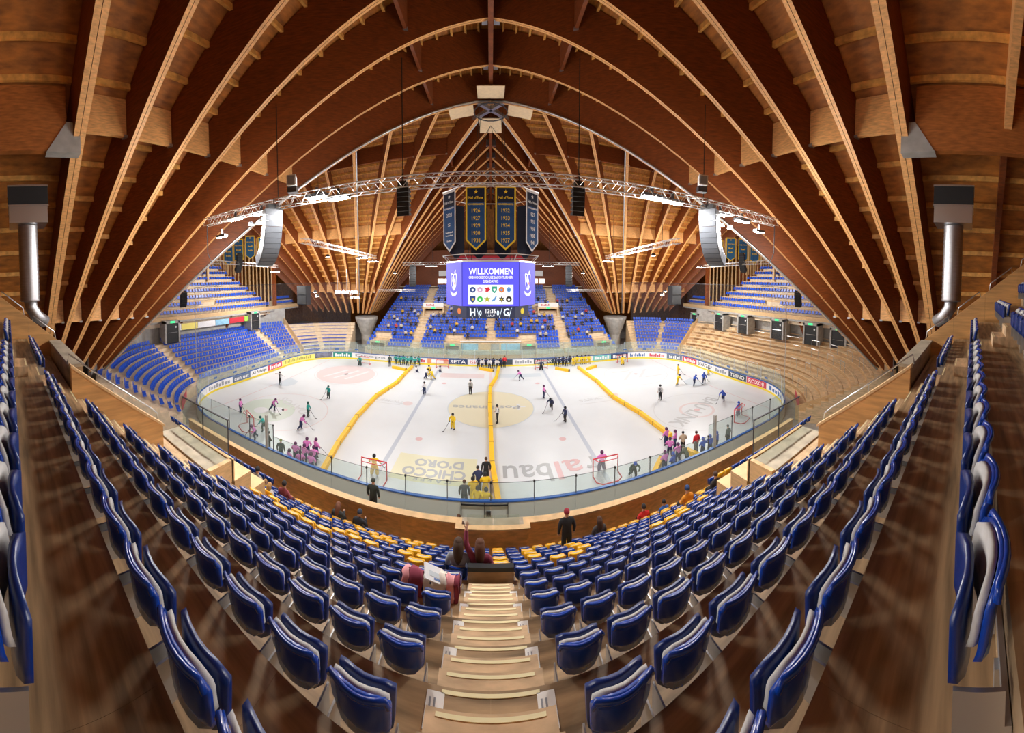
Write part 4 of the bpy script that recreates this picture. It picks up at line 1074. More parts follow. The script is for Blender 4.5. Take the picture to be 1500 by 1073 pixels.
for sx, nm in ((-1, 'left'), (1, 'right')):
    line_array('line_array', (sx*9.1, TY-.2, 16.75), R(62)*sx*-1, 12, .86, .262, .5, .11, ('speaker_grey', 'speaker_grey'), 'large curved grey loudspeaker column hanging under the %s half of the near truss' % nm)
    line_array('line_array', (sx*3.22, TY, 16.85), 0, 6, .46, .175, .36, .02, ('black', 'black_mesh'), 'straight black loudspeaker column on the near truss, %s of the scoreboard banners' % nm)
    line_array('line_array', (sx*30.4, -3.0, 17.2), R(70)*-sx, 9, .8, .3, .55, .10, ('black', 'black_mesh'), 'small curved black loudspeaker column before the %s corner banners' % nm)
    line_array('line_array', (sx*31, -11.8, 12.4), R(70)*-sx, 7, .8, .3, .55, .13, ('black', 'black_mesh'), 'small curved black loudspeaker column low beside the %s upper tier' % nm)
    line_array('line_array', (sx*10.8, 10, 15.2), R(20)*-sx, 8, .9, .36, .6, .05, ('black', 'black_mesh'), 'black loudspeaker column over the far stand, %s of the scoreboard' % nm)
    # square horn box on the beam above the truss
    r = ray(428 if sx < 0 else 1029, 265); k = 10.4/r[1]
    e = empty('horn_speaker', (r[0]*k, CAM_Y+r[1]*k, CAM_Z+r[2]*k), R(20)*-sx, label='square grey horn speaker above the %s half of the near truss' % nm, cat='speaker')
    MB().hexa(((-.2,-.16,-.22),(.2,-.16,-.22),(.14,.25,-.16),(-.14,.25,-.16),(-.2,-.16,.22),(.2,-.16,.22),(.14,.25,.16),(-.14,.25,.16))).build('horn_body', 'white', e)
    MB().box(-.15, .15, -.18, -.16, -.17, .17).build('horn_mouth', 'ink_grey', e); MB().box(-.2, .2, -.08, .2, -.48, -.24).build('driver_box', 'dark_steel', e)
    r = ray(445 if sx < 0 else 988, 432); k = 40/r[1]
    e = empty('subwoofer', (r[0]*k, CAM_Y+r[1]*k, CAM_Z+r[2]*k), label='black cabinet speaker hanging before the far %s beams' % nm, cat='speaker')
    MB().box(-.9, .9, -.6, .6, -1.5, 1.5).build('cabinet', 'black', e); MB().box(-.8, .8, -.63, -.6, .1, 1.4).build('grille', 'black_mesh', e); MB().box(-.8, .8, -.63, -.6, -1.4, -.1).build('grille', 'black_mesh', e)
    # ventilation duct beyond the parapet
    e = empty('ventilation_duct', (sx*14.2, -30.75, CAM_Z-1.1), label='silver spiral duct with a square grille head near the %s edge' % nm, cat='duct')
    prof = []
    for i in range(41): prof.append((.44+(.02 if i % 2 else 0), .5+i*.088))
    MB().lathe(prof, 18).build('spiral_pipe', 'duct', e, True)
    MB().box(-.75, .75, -.85, .85, 4.0, 4.75).build('head_box', 'steel', e)
    gr = MB().box(-.78, .78, -.88, .88, 4.75, 5.6).build('grille', 'black_mesh', e)
    for zz in (4.75, 5.6):
        for q in (-.88, .88): MB().box(-.80, .80, q-.02, q+.02, zz-.03, zz+.03).build('frame_bar', 'steel', gr)
        for q in (-.80, .80): MB().box(q-.02, q+.02, -.88, .88, zz-.03, zz+.03).build('frame_bar', 'steel', gr)
    MB().tube([(0, 0, .6), (0, .05, .2), (.1*sx, .3, -.2), (.3*sx, .7, -.5)], .3, 12).build('elbow', 'duct', e, True)
    # sponsor sign on hangers, seen against the far corner fan
    if sx < 0:
        r = ray(508, 430); k = 47/r[1]; x, y, z = r[0]*k, CAM_Y+r[1]*k, CAM_Z+r[2]*k
        e = empty('hanging_sign', (x, y, z), label='white and violet letter sign hanging on thin rods before the far left beams', cat='sign')
        mat('sign_letters', (.8, .8, .95), .4, emit=(.75, .75, 1), estr=1.5)
        for q in (-1.8, 0, 1.8): MB().tube([(q, .05, .4), (q, .05, 4.2)], .03).build('hanger', 'steel', e)
        MB().box(-2.6, 2.6, .02, .06, -.05, .02).build('letter_rail', 'steel', e)
        text('zondacrypto', 1.0, 'sign_letters', e, T(-.1, 0, .35) @ FACE_CAM, 4.4, .02); text('arena', .8, 'sign_letters', e, T(1.5, 0, -.55) @ FACE_CAM, 1.7, .02)

# ================================================================== SCOREBOARD
mat('screen_violet', (.02, .02, .15), .6, emit=(.10, .09, .80), estr=.85); mat('screen_violet_side', (.02, .02, .15), .6, emit=(.14, .12, .80), estr=.85)
mat('screen_white', (.3, .3, .3), .3, emit=(1, 1, 1), estr=.72); mat('screen_dark', (.015, .018, .03), .3, emit=(.02, .025, .05), estr=1.0); mat('screen_grey', (.6, .7, .75), .3, emit=(.65, .78, .85), estr=.9)
for n_, c_ in (('navy', (.03,.08,.3)), ('pinkish', (.75,.45,.65)), ('red', (.8,.02,.05)), ('green', (.05,.45,.3)), ('orange', (.9,.25,.05)), ('sky', (.15,.4,.8)), ('gold', (.9,.7,.05)), ('lime', (.05,.6,.12)), ('olive', (.45,.5,.03)), ('black', (.02,.02,.02))):
    mat('screen_'+n_, tuple(v*.3 for v in c_), .3, emit=c_, estr=.55)
sb = empty('scoreboard', (0, 0, 9.7), label='octagonal video scoreboard with violet welcome screen and dark clock band hanging over centre ice', cat='scoreboard')
OCT = [(-2.68, -3.2), (2.68, -3.2), (4.45, -1.0), (4.45, 1.0), (2.68, 3.2), (-2.68, 3.2), (-4.45, 1.0), (-4.45, -1.0)]
def octa(k, z0, z1):
    m = MB(); n = 8; m.v = [(x*k, y*k, z0) for x, y in OCT]+[(x*k, y*k, z1) for x, y in OCT]
    m.f = [tuple(range(7, -1, -1)), tuple(range(8, 16))]+[(i, (i+1) % 8, 8+(i+1) % 8, 8+i) for i in range(8)]; m.m = [0]*10; return m
octa(.985, 1.15, 5.35).build('cabinet', 'dark_steel', sb)
octa(1.0, 5.35, 5.47).build('top_frame', 'truss_alu', sb)
octa(.86, .0, 1.1).build('clock_band', 'screen_dark', sb)
def face(i, k, out=.0):
    a, b = Vector((*OCT[i], 0))*k, Vector((*OCT[(i+1) % 8], 0))*k; c = (a+b)/2; d = (b-a).normalized(); nrm = Vector((d.y, -d.x, 0))
    M = Matrix(((d.x, 0, nrm.x, c.x+nrm.x*out), (d.y, 0, nrm.y, c.y+nrm.y*out), (0, 1, 0, 0), (0, 0, 0, 1)))
    return M, (b-a).length
screens = []
for i in range(8):
    M, L = face(i, 1.0, .0)
    o = MB().box(-L/2+.04, L/2-.04, 1.2, 5.3, -.02, .02).build('screen', 'screen_violet' if i in (0, 4) else 'screen_violet_side', sb); o.matrix_local = M; screens.append(o)
def flat(parent, poly, material, z=.03, name='screen_shape'):
    m = MB(); m.v = [(x, y, z) for x, y in poly]+[(x, y, z-.008) for x, y in poly]; n = len(poly)
    m.f = [tuple(range(n)), tuple(range(2*n-1, n-1, -1))]; m.m = [0, 0]; return m.build(name, material, parent)
S0 = screens[0]
text('WILLKOMMEN', .78, 'screen_white', S0, T(0, 4.42, .03), 4.1, .022); text('GKB HOCKEYSCHULE SAISONTURNIER', .34, 'screen_white', S0, T(0, 3.88, .03), 4.1, .008); text('2026 DAVOS', .34, 'screen_white', S0, T(0, 3.50, .03), 1.4, .008)
flat(S0, [(-2.1, 1.38), (2.1, 1.38), (2.1, 3.2), (-2.1, 3.2)], 'screen_white', .028, 'logo_panel')
shield = [(-.2, .24), (.2, .24), (.2, -.02), (.12, -.18), (0, -.27), (-.12, -.18), (-.2, -.02)]
rnd = [(.22*math.cos(R(22.5*i)), .22*math.sin(R(22.5*i))) for i in range(16)]
dia = [(0, .26), (.2, 0), (0, -.26), (-.2, 0)]; hexg = [(.22*math.cos(R(60*i+30)), .22*math.sin(R(60*i+30))) for i in range(6)]
LG = [(rnd, 'navy', 'white'), (hexg, 'pinkish', 'white'), ([(-.22, .1), (.1, .2), (.24, 0), (.0, -.2), (-.2, -.1), (-.05, -.02)], 'red', None), (shield, 'green', 'white'), (rnd, 'orange', 'sky'), (dia, 'sky', 'navy'),
      (shield, 'navy', 'gold'), (rnd, 'lime', 'white'), (star(.27), 'olive', 'gold'), ([(-.2, -.2), (.05, -.1), (.2, .25), (.1, .25), (-.02, .05), (-.22, -.1)], 'sky', None), (star(.26, 6), 'black', 'gold'), (rnd, 'black', 'white')]
for i, (sh, c, c2) in enumerate(LG):
    x, y = -1.68+(i % 6)*.672, 2.74 if i < 6 else 1.86
    o = flat(S0, [(x+a*1.25, y+b*1.25) for a, b in sh], 'screen_'+c, .036, 'club_emblem')
    if c2: flat(S0, [(x+a*.5, y+b*.5-.02) for a, b in sh], 'screen_'+c2, .044, 'club_emblem')
crest = [(-.62, 1.0), (-.5, 1.15), (0, 1.05), (.5, 1.15), (.62, 1.0), (.55, .3), (.5, -.3), (.25, -.72), (0, -.9), (-.25, -.72), (-.5, -.3), (-.55, .3)]
for i in (1, 7):
    s_ = screens[i]; k = .82
    flat(s_, [(a*k, 3.35+b*k) for a, b in crest], 'screen_white', .03, 'crest_border'); flat(s_, [(a*k*.85, 3.35+b*k*.87) for a, b in crest], 'screen_violet', .036, 'crest_field')
    flat(s_, [(-.2, 4.0), (.02, 4.15), (.1, 3.8), (.25, 3.3), (.12, 2.8), (-.12, 2.75), (-.02, 3.2), (-.25, 3.5)], 'screen_white', .042, 'crest_figure')
    flat(s_, [(.12, 3.5), (.3, 3.3), (.2, 3.1), (.1, 3.25)], 'screen_red', .046, 'crest_figure'); flat(s_, [(.15, 4.25), (.3, 4.35), (.38, 4.65), (.2, 4.45)], 'screen_white', .042, 'crest_figure')
    flat(s_, [(-.6, 2.6), (-.3, 2.4), (0, 2.32), (.3, 2.4), (.6, 2.6), (.55, 2.3), (.25, 2.1), (0, 2.05), (-.25, 2.1), (-.55, 2.3)], 'screen_white', .042, 'crest_ribbon')
M, L = face(0, .86, .02); cb = MB().box(-L/2, L/2, .02, 1.08, -.02, .0).build('clock_screen', 'screen_dark', sb); cb.matrix_local = M
text('13:35', .55, 'screen_white', cb, T(0, .68, .03), .98, .008); text('H', 1.0, 'screen_grey', cb, T(-1.72, .55, .03), .5, .02); text('G', 1.0, 'screen_grey', cb, T(1.48, .55, .03), .55, .02)
text('0', .7, 'screen_grey', cb, T(-.98, .5, .03), .22, .01); text('0', .7, 'screen_grey', cb, T(.68, .5, .03), .22, .01); text('1.LAUF', .24, 'screen_white', cb, T(0, .27, .03), .75, .004)
for x, s_ in ((-2.0, .25), (-1.35, .25), (1.05, -.25), (1.95, -.25)): flat(cb, [(x, 1.0), (x+.04, 1.0), (x+.04+s_, .1), (x+s_, .1)], 'screen_grey', .03, 'slash')
for i, c in ((1, 'gold'), (7, 'orange')):
    M, L = face(i, .86, .03); o = MB().lathe([(.3, 0), (.3, .02)], 14).build('badge', 'screen_'+c, sb); o.matrix_local = M @ T(0, .6, 0)
for x, y in ((-2.2, -2.4), (2.2, -2.4), (-2.2, 2.4), (2.2, 2.4)): MB().tube([(x, y, 5.4), (x*.5, y*.5, 20.5)], .03).build('suspension_cable', 'black', sb)
# ---- banner ring
ringo = empty('banner_ring', (0, 0, 0), label='silver octagonal frame carrying the long banners above the scoreboard', cat='frame')
RG = [(-2.4, -3.6), (2.4, -3.6), (4.75, -1.3), (4.75, 1.3), (2.4, 3.6), (-2.4, 3.6), (-4.75, 1.3), (-4.75, -1.3)]
for z in (22.0, 15.75):
    for i in range(8): MB().tube([(*RG[i], z), (*RG[(i+1) % 8], z)], .05, 6).build('frame_tube', 'truss_alu', ringo)
for i in range(8): MB().tube([(*RG[i], 15.75), (RG[i][0]*.9, RG[i][1]*.9, 15.2)], .03).build('frame_strut', 'truss_alu', ringo)
for i in range(0, 8, 2): MB().tube([(*RG[i], 22), (0, 0, 29)], .02).build('suspension_cable', 'black', ringo)
def banner(name, M, w, h, border, lines, label, field='banner_blue', tip=.9, small=False):
    e = empty(name, label=label, cat='banner'); e.matrix_world = M     # local: x right, y up, z outwards; origin at the top centre
    poly = [(-w/2, 0), (-w/2, -h+tip), (0, -h), (w/2, -h+tip), (w/2, 0)]
    m = MB(); n = 5; m.v = [(x, y, z) for z in (.0, .03) for x, y in poly]
    m.f = [tuple(range(n)), tuple(range(2*n-1, n-1, -1))]+[(i, (i+1) % n, n+(i+1) % n, n+i) for i in range(n)]; m.m = [0]*len(m.f)
    m.build('border', border, e)
    b = w*.075; poly2 = [(-w/2+b, -b*1.6), (-w/2+b, -h+tip+b*.4), (0, -h+b*1.5), (w/2-b, -h+tip+b*.4), (w/2-b, -b*1.6)]
    f = flat(e, poly2[::-1], field, .042, 'field')
    if not small: flat(e, [(-w/2+b, -h*.26), (w/2-b, -h*.26), (w/2-b, -b*1.6), (-w/2+b, -b*1.6)], 'banner_dark', .046, 'top_field')
    ink = border
    if lines: flat(e, [(x, y-h*.10) for x, y in star(w*.11)][::-1], ink, .05, 'star')
    for body, y, size, ww in lines: text(body, size, ink, e, T(0, -h*y, .052), w*ww, .006)
    return e
def placed(a, b, z):      # plane through plan points a->b (left to right seen from outside), top at z
    a, b = Vector((*a, 0)), Vector((*b, 0)); c = (a+b)/2; d = (b-a).normalized(); nrm = Vector((d.y, -d.x, 0))
    return Matrix(((d.x, 0, nrm.x, c.x), (d.y, 0, nrm.y, c.y), (0, 1, 0, z), (0, 0, 0, 1))), (b-a).length
HF = [('Hall of Fame', .19, .34, .70), ('SCHWEIZERMEISTER', .29, .2, .78)]
yl = lambda ys: HF+[(y, .39+.115*i, .50, .40) for i, y in enumerate(ys)]
M, L = placed((-2.28, -3.65), (-.42, -3.65), 21.9); banner('banner', M, L, 5.85, 'banner_gold', yl(('1926', '1927', '1929', '1930', '1931')), 'left of the two long navy banners with gold border and year numbers')
M, L = placed((.42, -3.65), (2.28, -3.65), 21.9); banner('banner', M, L, 5.85, 'banner_gold', yl(('1932', '1933', '1934', '1935', '1937')), 'right of the two long navy banners with gold border and year numbers')
M, L = placed((-4.65, -1.45), (-3.3, -2.8), 21.9); banner('banner', M, L, 5.85, 'banner_white', HF+[('2023', .40, .5, .45), ('S', .56, .4, .2), ('#9', .68, .2, .6), ('#8', .73, .2, .6), ('#6', .82, .2, .4)], 'long blue banner with white border on the left corner of the ring')
M, L = placed((3.3, -2.8), (4.65, -1.45), 21.9); banner('banner', M, L, 5.85, 'banner_white', yl(('1927', '1933', '1936', '1938', '1941')), 'long blue banner with white border on the right corner of the ring')
for a, b, w in (((-4.65, 1.45), (-3.0, 3.1), 'far left'), ((3.0, 3.1), (4.65, 1.45), 'far right'), ((-2.28, 3.6), (-.42, 3.6), 'rear left of centre'), ((.42, 3.6), (2.28, 3.6), 'rear right of centre')):
    M, L = placed(b, a, 21.6); banner('banner', M, L, 6.0, 'banner_dark', [], 'dark navy back of a banner on the %s side of the ring' % w, 'banner_dark')
# small pennants at both side walls
for sx, nm, pxs in ((-1, 'left', ((334, 352), (349, 350), (366, 345), (384, 347))), (1, 'right', ((1053, 352), (1071, 348), (1089, 349), (1106, 349)))):
    for i, (px, py) in enumerate(pxs):
        r = ray(px, py); k = (sx*31.5)/r[0]; x, y, z = r[0]*k, CAM_Y+r[1]*k, CAM_Z+r[2]*k
        d = Vector((r[1], -r[0], 0)).normalized(); nn = Vector((d.y, -d.x, 0))
        M = Matrix(((d.x, 0, nn.x, x), (d.y, 0, nn.y, y), (0, 1, 0, z), (0, 0, 0, 1)))
        banner('pennant', M, 1.35, 3.4, 'banner_gold', [('Hall of Fame', .27, .2, .7), ('#4', .45, .3, .5), ('#5', .62, .25, .5)], 'small blue pennant with gold border near the %s upper tier, %s from the left' % (nm, ND[i]), 'cloth_pennant' if mat('cloth_pennant', (.02, .13, .32), .7) else '', .5, True)

# ================================================================== ON THE ICE
def divider(name, px, label):
    P = [on_z(x, y, .15) for x, y in px]
    e = empty(name, (0, 0, 0), label=label, cat='foam barrier')
    for a, b in zip(P[:-1], P[1:]):
        L = math.dist(a, b); n = max(1, round(L/2.6))
        for i in range(n):
            p = [a[k]+(b[k]-a[k])*i/n for k in (0, 1)]; q = [a[k]+(b[k]-a[k])*(i+1)/n for k in (0, 1)]
            s = MB().bar((*p, .19), (*q, .19), .34, .36).build('foam_block', 'barrier_yellow', e)
            MB().bar((q[0]-(q[0]-p[0])*.02, q[1]-(q[1]-p[1])*.02, .20), (*q, .20), .36, .36).build('strap', 'ink_black', s)
divider('ice_divider', [(469, 696), (495.4, 649), (522.8, 609.6), (551.5, 579.6), (581.5, 560), (597, 543), (604, 537)], 'long yellow foam barrier across the ice, left of the centre circle')
divider('ice_divider', [(731, 742), (720.8, 679), (718.8, 626), (717.4, 592), (718, 567), (727, 553), (731, 538)], 'long yellow foam barrier across the middle of the ice')
divider('ice_divider', [(982.7, 638), (937, 604), (897.8, 581), (874, 558), (860, 548), (847, 538)], 'long yellow foam barrier across the ice, right of the centre circle')
for px, l in ((((575, 537.5), (595, 541.5)), 'by the green team at the far left'), (((702, 539.5), (723, 543)), 'by the players at the far centre'), (((814, 539), (834, 543)), 'left of the yellow team at the far right'), (((860, 540.5), (873, 536)), 'right of the yellow team at the far right'), (((416, 673), (437, 680)), 'behind the pink team near the left boards'), (((956, 699), (969, 671)), 'beside the pink team near the right boards'), (((1006, 660), (1024, 668)), 'by the red jacket near the right boards')):
    divider('bench_divider', px, 'short yellow foam barrier ' + l)
def goal(px, py, rz, label):
    x, y = on_z(px, py, 0); e = empty('hockey_goal', (x, y, 0), rz, label=label, cat='goal')   # opening faces +y, origin at the middle of the goal line
    w, h, d = .92, 1.22, 1.0
    MB().tube([(-w, 0, 0), (-w, 0, h), (w, 0, h), (w, 0, 0)], .045, 8).build('goal_frame', 'goal_red', e, True)
    MB().tube([(-w, 0, .03), (-w*.98, -d*.7, .03), (-w*.6, -d, .03), (w*.6, -d, .03), (w*.98, -d*.7, .03), (w, 0, .03)], .035, 8).build('base_frame', 'goal_red', e, True)
    MB().tube([(-w, 0, h), (-w*.7, -d*.45, h), (w*.7, -d*.45, h), (w, 0, h)], .025, 6).build('top_shelf', 'goal_red', e, True)
    m = MB(); m.quad((-w*.7, -d*.45, h), (w*.7, -d*.45, h), (w*.6, -d, .03), (-w*.6, -d, .03)); m.quad((-w, 0, h), (-w*.7, -d*.45, h), (-w*.6, -d, .03), (-w, 0, .03)); m.quad((w*.7, -d*.45, h), (w, 0, h), (w, 0, .03), (w*.6, -d, .03)); m.quad((-w, 0, h), (w, 0, h), (w*.7, -d*.45, h), (-w*.7, -d*.45, h))
    m.build('goal_net', 'goal_netting', e)
glass_mat('goal_netting', (1, 1, 1), 0, veil=(.85, .85, .85), veil_f=.22)
for px, py, rz, l in ((548, 699, 0, 'near left, by the yellow goalkeeper'), (887, 694, 0, 'near right, by the pink goalkeeper'), (367, 625, R(-25), 'in the left end zone'), (1081, 613, R(20), 'in the right end zone'),
    (533, 534, R(180), 'at the far left'), (648, 539, R(180), 'far side, left of centre'), (793, 540.5, R(180), 'far side, right of centre'), (912, 531, R(180), 'at the far right')):
    goal(px, py, rz, 'red framed hockey goal ' + l)
# ================================================================== PEOPLE
# joints: name -> (x, y, z, radius); y+ is the front. Bones carry a material slot: 0 top, 1 trousers, 2 skin, 3 boots, 4 hands / gloves
BONES = [('pelvis','spine',0),('spine','chest',0),('chest','neck',0),('neck','head',2),('head','crown',2)]
for s in 'lr':
    BONES += [('chest','sh_'+s,0),('sh_'+s,'el_'+s,0),('el_'+s,'wr_'+s,0),('wr_'+s,'ha_'+s,4),('pelvis','hip_'+s,1),('hip_'+s,'kn_'+s,1),('kn_'+s,'an_'+s,1),('an_'+s,'toe_'+s,3)]
def pose(h=1.75, bulk=1.0, **mv):
    J = {'pelvis':(0,0,.95,.15),'spine':(0,0,1.13,.145),'chest':(0,0,1.34,.155),'neck':(0,.01,1.49,.062),'head':(0,.03,1.60,.088),'crown':(0,.03,1.70,.085)}
    for s, q in (('l',-1),('r',1)):
        J.update({'sh_'+s:(q*.185,0,1.41,.075),'el_'+s:(q*.25,-.03,1.13,.055),'wr_'+s:(q*.25,.06,.90,.040),'ha_'+s:(q*.245,.08,.80,.045),
                  'hip_'+s:(q*.095,0,.90,.105),'kn_'+s:(q*.105,.02,.50,.075),'an_'+s:(q*.105,-.02,.09,.052),'toe_'+s:(q*.115,.15,.045,.045)})
    for k, v in mv.items():
        r = J[k][3] if len(v) == 3 else v[3]; J[k] = (*v[:3], r)
    f = h/1.75
    return {k: (v[0]*f*((1+.5*(bulk-1)) if k[:2] in ('sh','el','wr','ha') else 1), v[1]*f, v[2]*f, v[3]*f*(bulk if k not in ('head','crown','neck','ha_l','ha_r') else 1)) for k, v in J.items()}
def skin_mesh(name, J, sub=1, fingers=None):
    names = list(J); idx = {n: i for i, n in enumerate(names)}
    V = [J[n][:3] for n in names]; Rr = [J[n][3] for n in names]; E = [(idx[a], idx[b]) for a, b, _ in BONES]
    segs = [(Vector(J[a][:3]), Vector(J[b][:3]), m) for a, b, m in BONES]
    for s in (fingers or ''):      # five separate fingers rooted in the palm, spread from the wrist-hand direction
        w, h = Vector(J['wr_'+s][:3]), Vector(J['ha_'+s][:3]); d = (h-w).normalized(); sd = d.cross(Vector((0, 1, 0))).normalized()
        for k, (o, L) in enumerate(((-.034, .055), (-.014, .072), (.008, .078), (.03, .07), (.05, .05))):
            base = h + sd*o*.8 - d*(.05 if k == 4 else 0); mid = base + d*L*.55 + sd*o*.3; tip = base + d*L + sd*o*.5 + Vector((0, .012, 0))
            n = len(V); V += [tuple(base), tuple(mid), tuple(tip)]; Rr += [.010, .009, .008]; E += [(idx['ha_'+s], n), (n, n+1), (n+1, n+2)]; segs.append((base, tip, 4))
    me = bpy.data.meshes.new(name); me.from_pydata(V, E, [])
    o = bpy.data.objects.new(name, me); COL.objects.link(o)
    md = o.modifiers.new('skin', 'SKIN'); md.use_smooth_shade = True; md.branch_smoothing = .6
    for i, v in enumerate(me.skin_vertices[0].data): v.radius = (Rr[i], Rr[i]); v.use_root = (i == 0)
    if sub: o.modifiers.new('sub', 'SUBSURF').levels = sub
    dg = bpy.context.evaluated_depsgraph_get(); out = bpy.data.meshes.new_from_object(o.evaluated_get(dg)); out.name = name
    bpy.data.objects.remove(o); bpy.data.meshes.remove(me)
    out.materials.clear()
    for k in range(5): out.materials.append(MATS['white'])
    for p in out.polygons:
        c = p.center; best = None
        for a, b, m in segs:
            ab = b-a; t = max(0, min(1, (c-a).dot(ab)/max(1e-9, ab.length_squared))); d = (c-(a+ab*t)).length
            if best is None or d < best[0]: best = (d, m)
        p.material_index = best[1]; p.use_smooth = True
    return out
KID = dict(h=1.45, bulk=1.6)
BODY = {
 'player_stand': (pose(**KID, el_l=(-.30,.10,1.12), wr_l=(-.16,.28,.98), ha_l=(-.10,.32,.93,.06), el_r=(.30,.10,1.12), wr_r=(.20,.26,.90), ha_r=(.18,.32,.84,.06), kn_l=(-.15,.08,.50), an_l=(-.17,-.02,.12), toe_l=(-.19,.15,.06), kn_r=(.15,.08,.50), an_r=(.17,-.02,.12), toe_r=(.19,.15,.06)), 'player'),
 'player_skate': (pose(**KID, spine=(0,.10,1.08), chest=(0,.24,1.24), neck=(0,.34,1.37), head=(0,.40,1.46), crown=(0,.42,1.56), sh_l=(-.185,.26,1.30), sh_r=(.185,.26,1.30), el_l=(-.33,.36,1.08), wr_l=(-.22,.52,.94), ha_l=(-.18,.57,.90,.06), el_r=(.33,.34,1.05), wr_r=(.28,.50,.86), ha_r=(.27,.56,.80,.06),
        kn_l=(-.14,.20,.55), an_l=(-.15,.08,.14), toe_l=(-.16,.26,.07), kn_r=(.17,-.08,.52), an_r=(.24,-.42,.26), toe_r=(.28,-.32,.14)), 'player'),
 'goalie': (pose(h=1.45, bulk=1.55, el_l=(-.36,.12,1.10), wr_l=(-.36,.30,.98), ha_l=(-.36,.34,.96,.10), el_r=(.36,.12,1.10), wr_r=(.34,.30,.92), ha_r=(.34,.34,.86,.09), kn_l=(-.18,.14,.48,.12), an_l=(-.24,.02,.12,.10), toe_l=(-.26,.18,.06), kn_r=(.18,.14,.48,.12), an_r=(.24,.02,.12,.10), toe_r=(.26,.18,.06)), 'player'),
 'kneeling': (pose(h=1.35, bulk=1.35, pelvis=(0,-.05,.50), spine=(0,.05,.66), chest=(0,.16,.84), neck=(0,.22,.98), head=(0,.26,1.07), crown=(0,.27,1.17), sh_l=(-.18,.16,.90), sh_r=(.18,.16,.90), el_l=(-.26,.26,.66), wr_l=(-.2,.42,.46), ha_l=(-.18,.46,.38), el_r=(.26,.26,.66), wr_r=(.2,.42,.46), ha_r=(.18,.46,.38), hip_l=(-.1,-.03,.46), hip_r=(.1,-.03,.46), kn_l=(-.13,.30,.16), an_l=(-.14,-.12,.12), toe_l=(-.15,-.25,.06), kn_r=(.13,.30,.16), an_r=(.14,-.12,.12), toe_r=(.15,-.25,.06)), 'player'),
 'adult': (pose(1.76, 1.25), 'adult'),
 'adult_hands_front': (pose(1.76, 1.25, el_l=(-.27,.05,1.15), wr_l=(-.12,.24,1.08), ha_l=(-.05,.27,1.08), el_r=(.27,.05,1.15), wr_r=(.12,.24,1.06), ha_r=(.05,.27,1.05)), 'adult'),
 'referee_arms': (pose(1.74, 1.15, el_l=(-.48,0,1.36), wr_l=(-.74,.02,1.34), ha_l=(-.84,.03,1.33), el_r=(.48,0,1.36), wr_r=(.74,.02,1.34), ha_r=(.84,.03,1.33), kn_l=(-.13,.03,.5), kn_r=(.13,.03,.5), an_l=(-.16,0,.1), an_r=(.16,0,.1)), 'adult'),
 'leaning': (pose(1.75, 1.25, spine=(0,.10,1.10), chest=(0,.26,1.26), neck=(0,.36,1.38), head=(0,.42,1.46), crown=(0,.45,1.55), sh_l=(-.19,.26,1.32), sh_r=(.19,.26,1.32), el_l=(-.26,.40,1.08), wr_l=(-.18,.50,.88), ha_l=(-.15,.54,.80), el_r=(.26,.40,1.08), wr_r=(.18,.50,.88), ha_r=(.15,.54,.80)), 'adult'),
}
def sit(**mv):
    # origin on the floor of the row at the seat back; the sitter's pelvis rests on the opened seat pan
    d = dict(pelvis=(0,.20,.58), spine=(0,.17,.76), chest=(0,.16,.98), neck=(0,.18,1.13), head=(0,.21,1.24), crown=(0,.21,1.34), sh_l=(-.185,.16,1.05), sh_r=(.185,.16,1.05), el_l=(-.25,.20,.80), wr_l=(-.16,.42,.70), ha_l=(-.10,.48,.69), el_r=(.25,.20,.80), wr_r=(.16,.42,.70), ha_r=(.10,.48,.69),
             hip_l=(-.09,.24,.55), hip_r=(.09,.24,.55), kn_l=(-.11,.62,.54), kn_r=(.11,.62,.54), an_l=(-.11,.60,.12), an_r=(.11,.60,.12), toe_l=(-.11,.76,.05), toe_r=(.11,.76,.05))
    d.update(mv); return pose(1.75, 1.12, **d)
BODY['sitting'] = (sit(), 'adult')
BODY['sitting_arm_up'] = (sit(el_l=(-.30,.24,1.26,.055), wr_l=(-.30,.34,1.50,.040), ha_l=(-.29,.37,1.58,.040)), 'adult')
BODY['sitting_phone'] = (sit(el_r=(.27,.22,.82), wr_r=(.16,.42,.94), ha_r=(.13,.47,.98), head=(0,.24,1.22), crown=(0,.27,1.31)), 'adult')
BM = {}
for k, (J, kind) in BODY.items(): BM[k] = skin_mesh('body_'+k, J, 2 if k == 'sitting_arm_up' else 1, 'l' if k == 'sitting_arm_up' else None)
CLOTH = {}
def cloth(c, rough=.8):
    key = tuple(c)
    if key not in CLOTH:
        CLOTH[key] = mat('cloth_%d' % len(CLOTH), c, rough)
    return CLOTH[key]
PINK, TEAL, YELLOW, NAVY, BLUE, WHITE_, GREY, BLACK_ = (.72,.22,.58), (.02,.34,.30), (.90,.62,.02), (.02,.03,.09), (.03,.09,.50), (.72,.72,.74), (.22,.24,.26), (.018,.018,.022)
SKIN, DKGREEN, RED_, BEIGE, BROWN, MAROON = (.62,.36,.25), (.05,.08,.07), (.66,.02,.03), (.52,.40,.28), (.09,.04,.02), (.22,.03,.06)
helmet_mb = MB()
helmet_mb.lathe([(.02,.135),(.07,.125),(.105,.09),(.125,.03),(.125,-.03),(.115,-.06)], 12)
HELM = helmet_mb.mesh('helmet', 'black', True); HELM.materials.clear(); HELM.materials.append(MATS['white'])
cap_mb = MB(); cap_mb.lathe([(.02,.125),(.06,.115),(.095,.08),(.108,.02),(.106,-.02)], 12); BEANIE = cap_mb.mesh('beanie', 'black', True)
hair_mb = MB(); hair_mb.lathe([(.02,.118),(.06,.108),(.092,.07),(.102,.01),(.098,-.03)], 12, (0,-.012,0)); HAIR = hair_mb.mesh('hair', 'black', True)
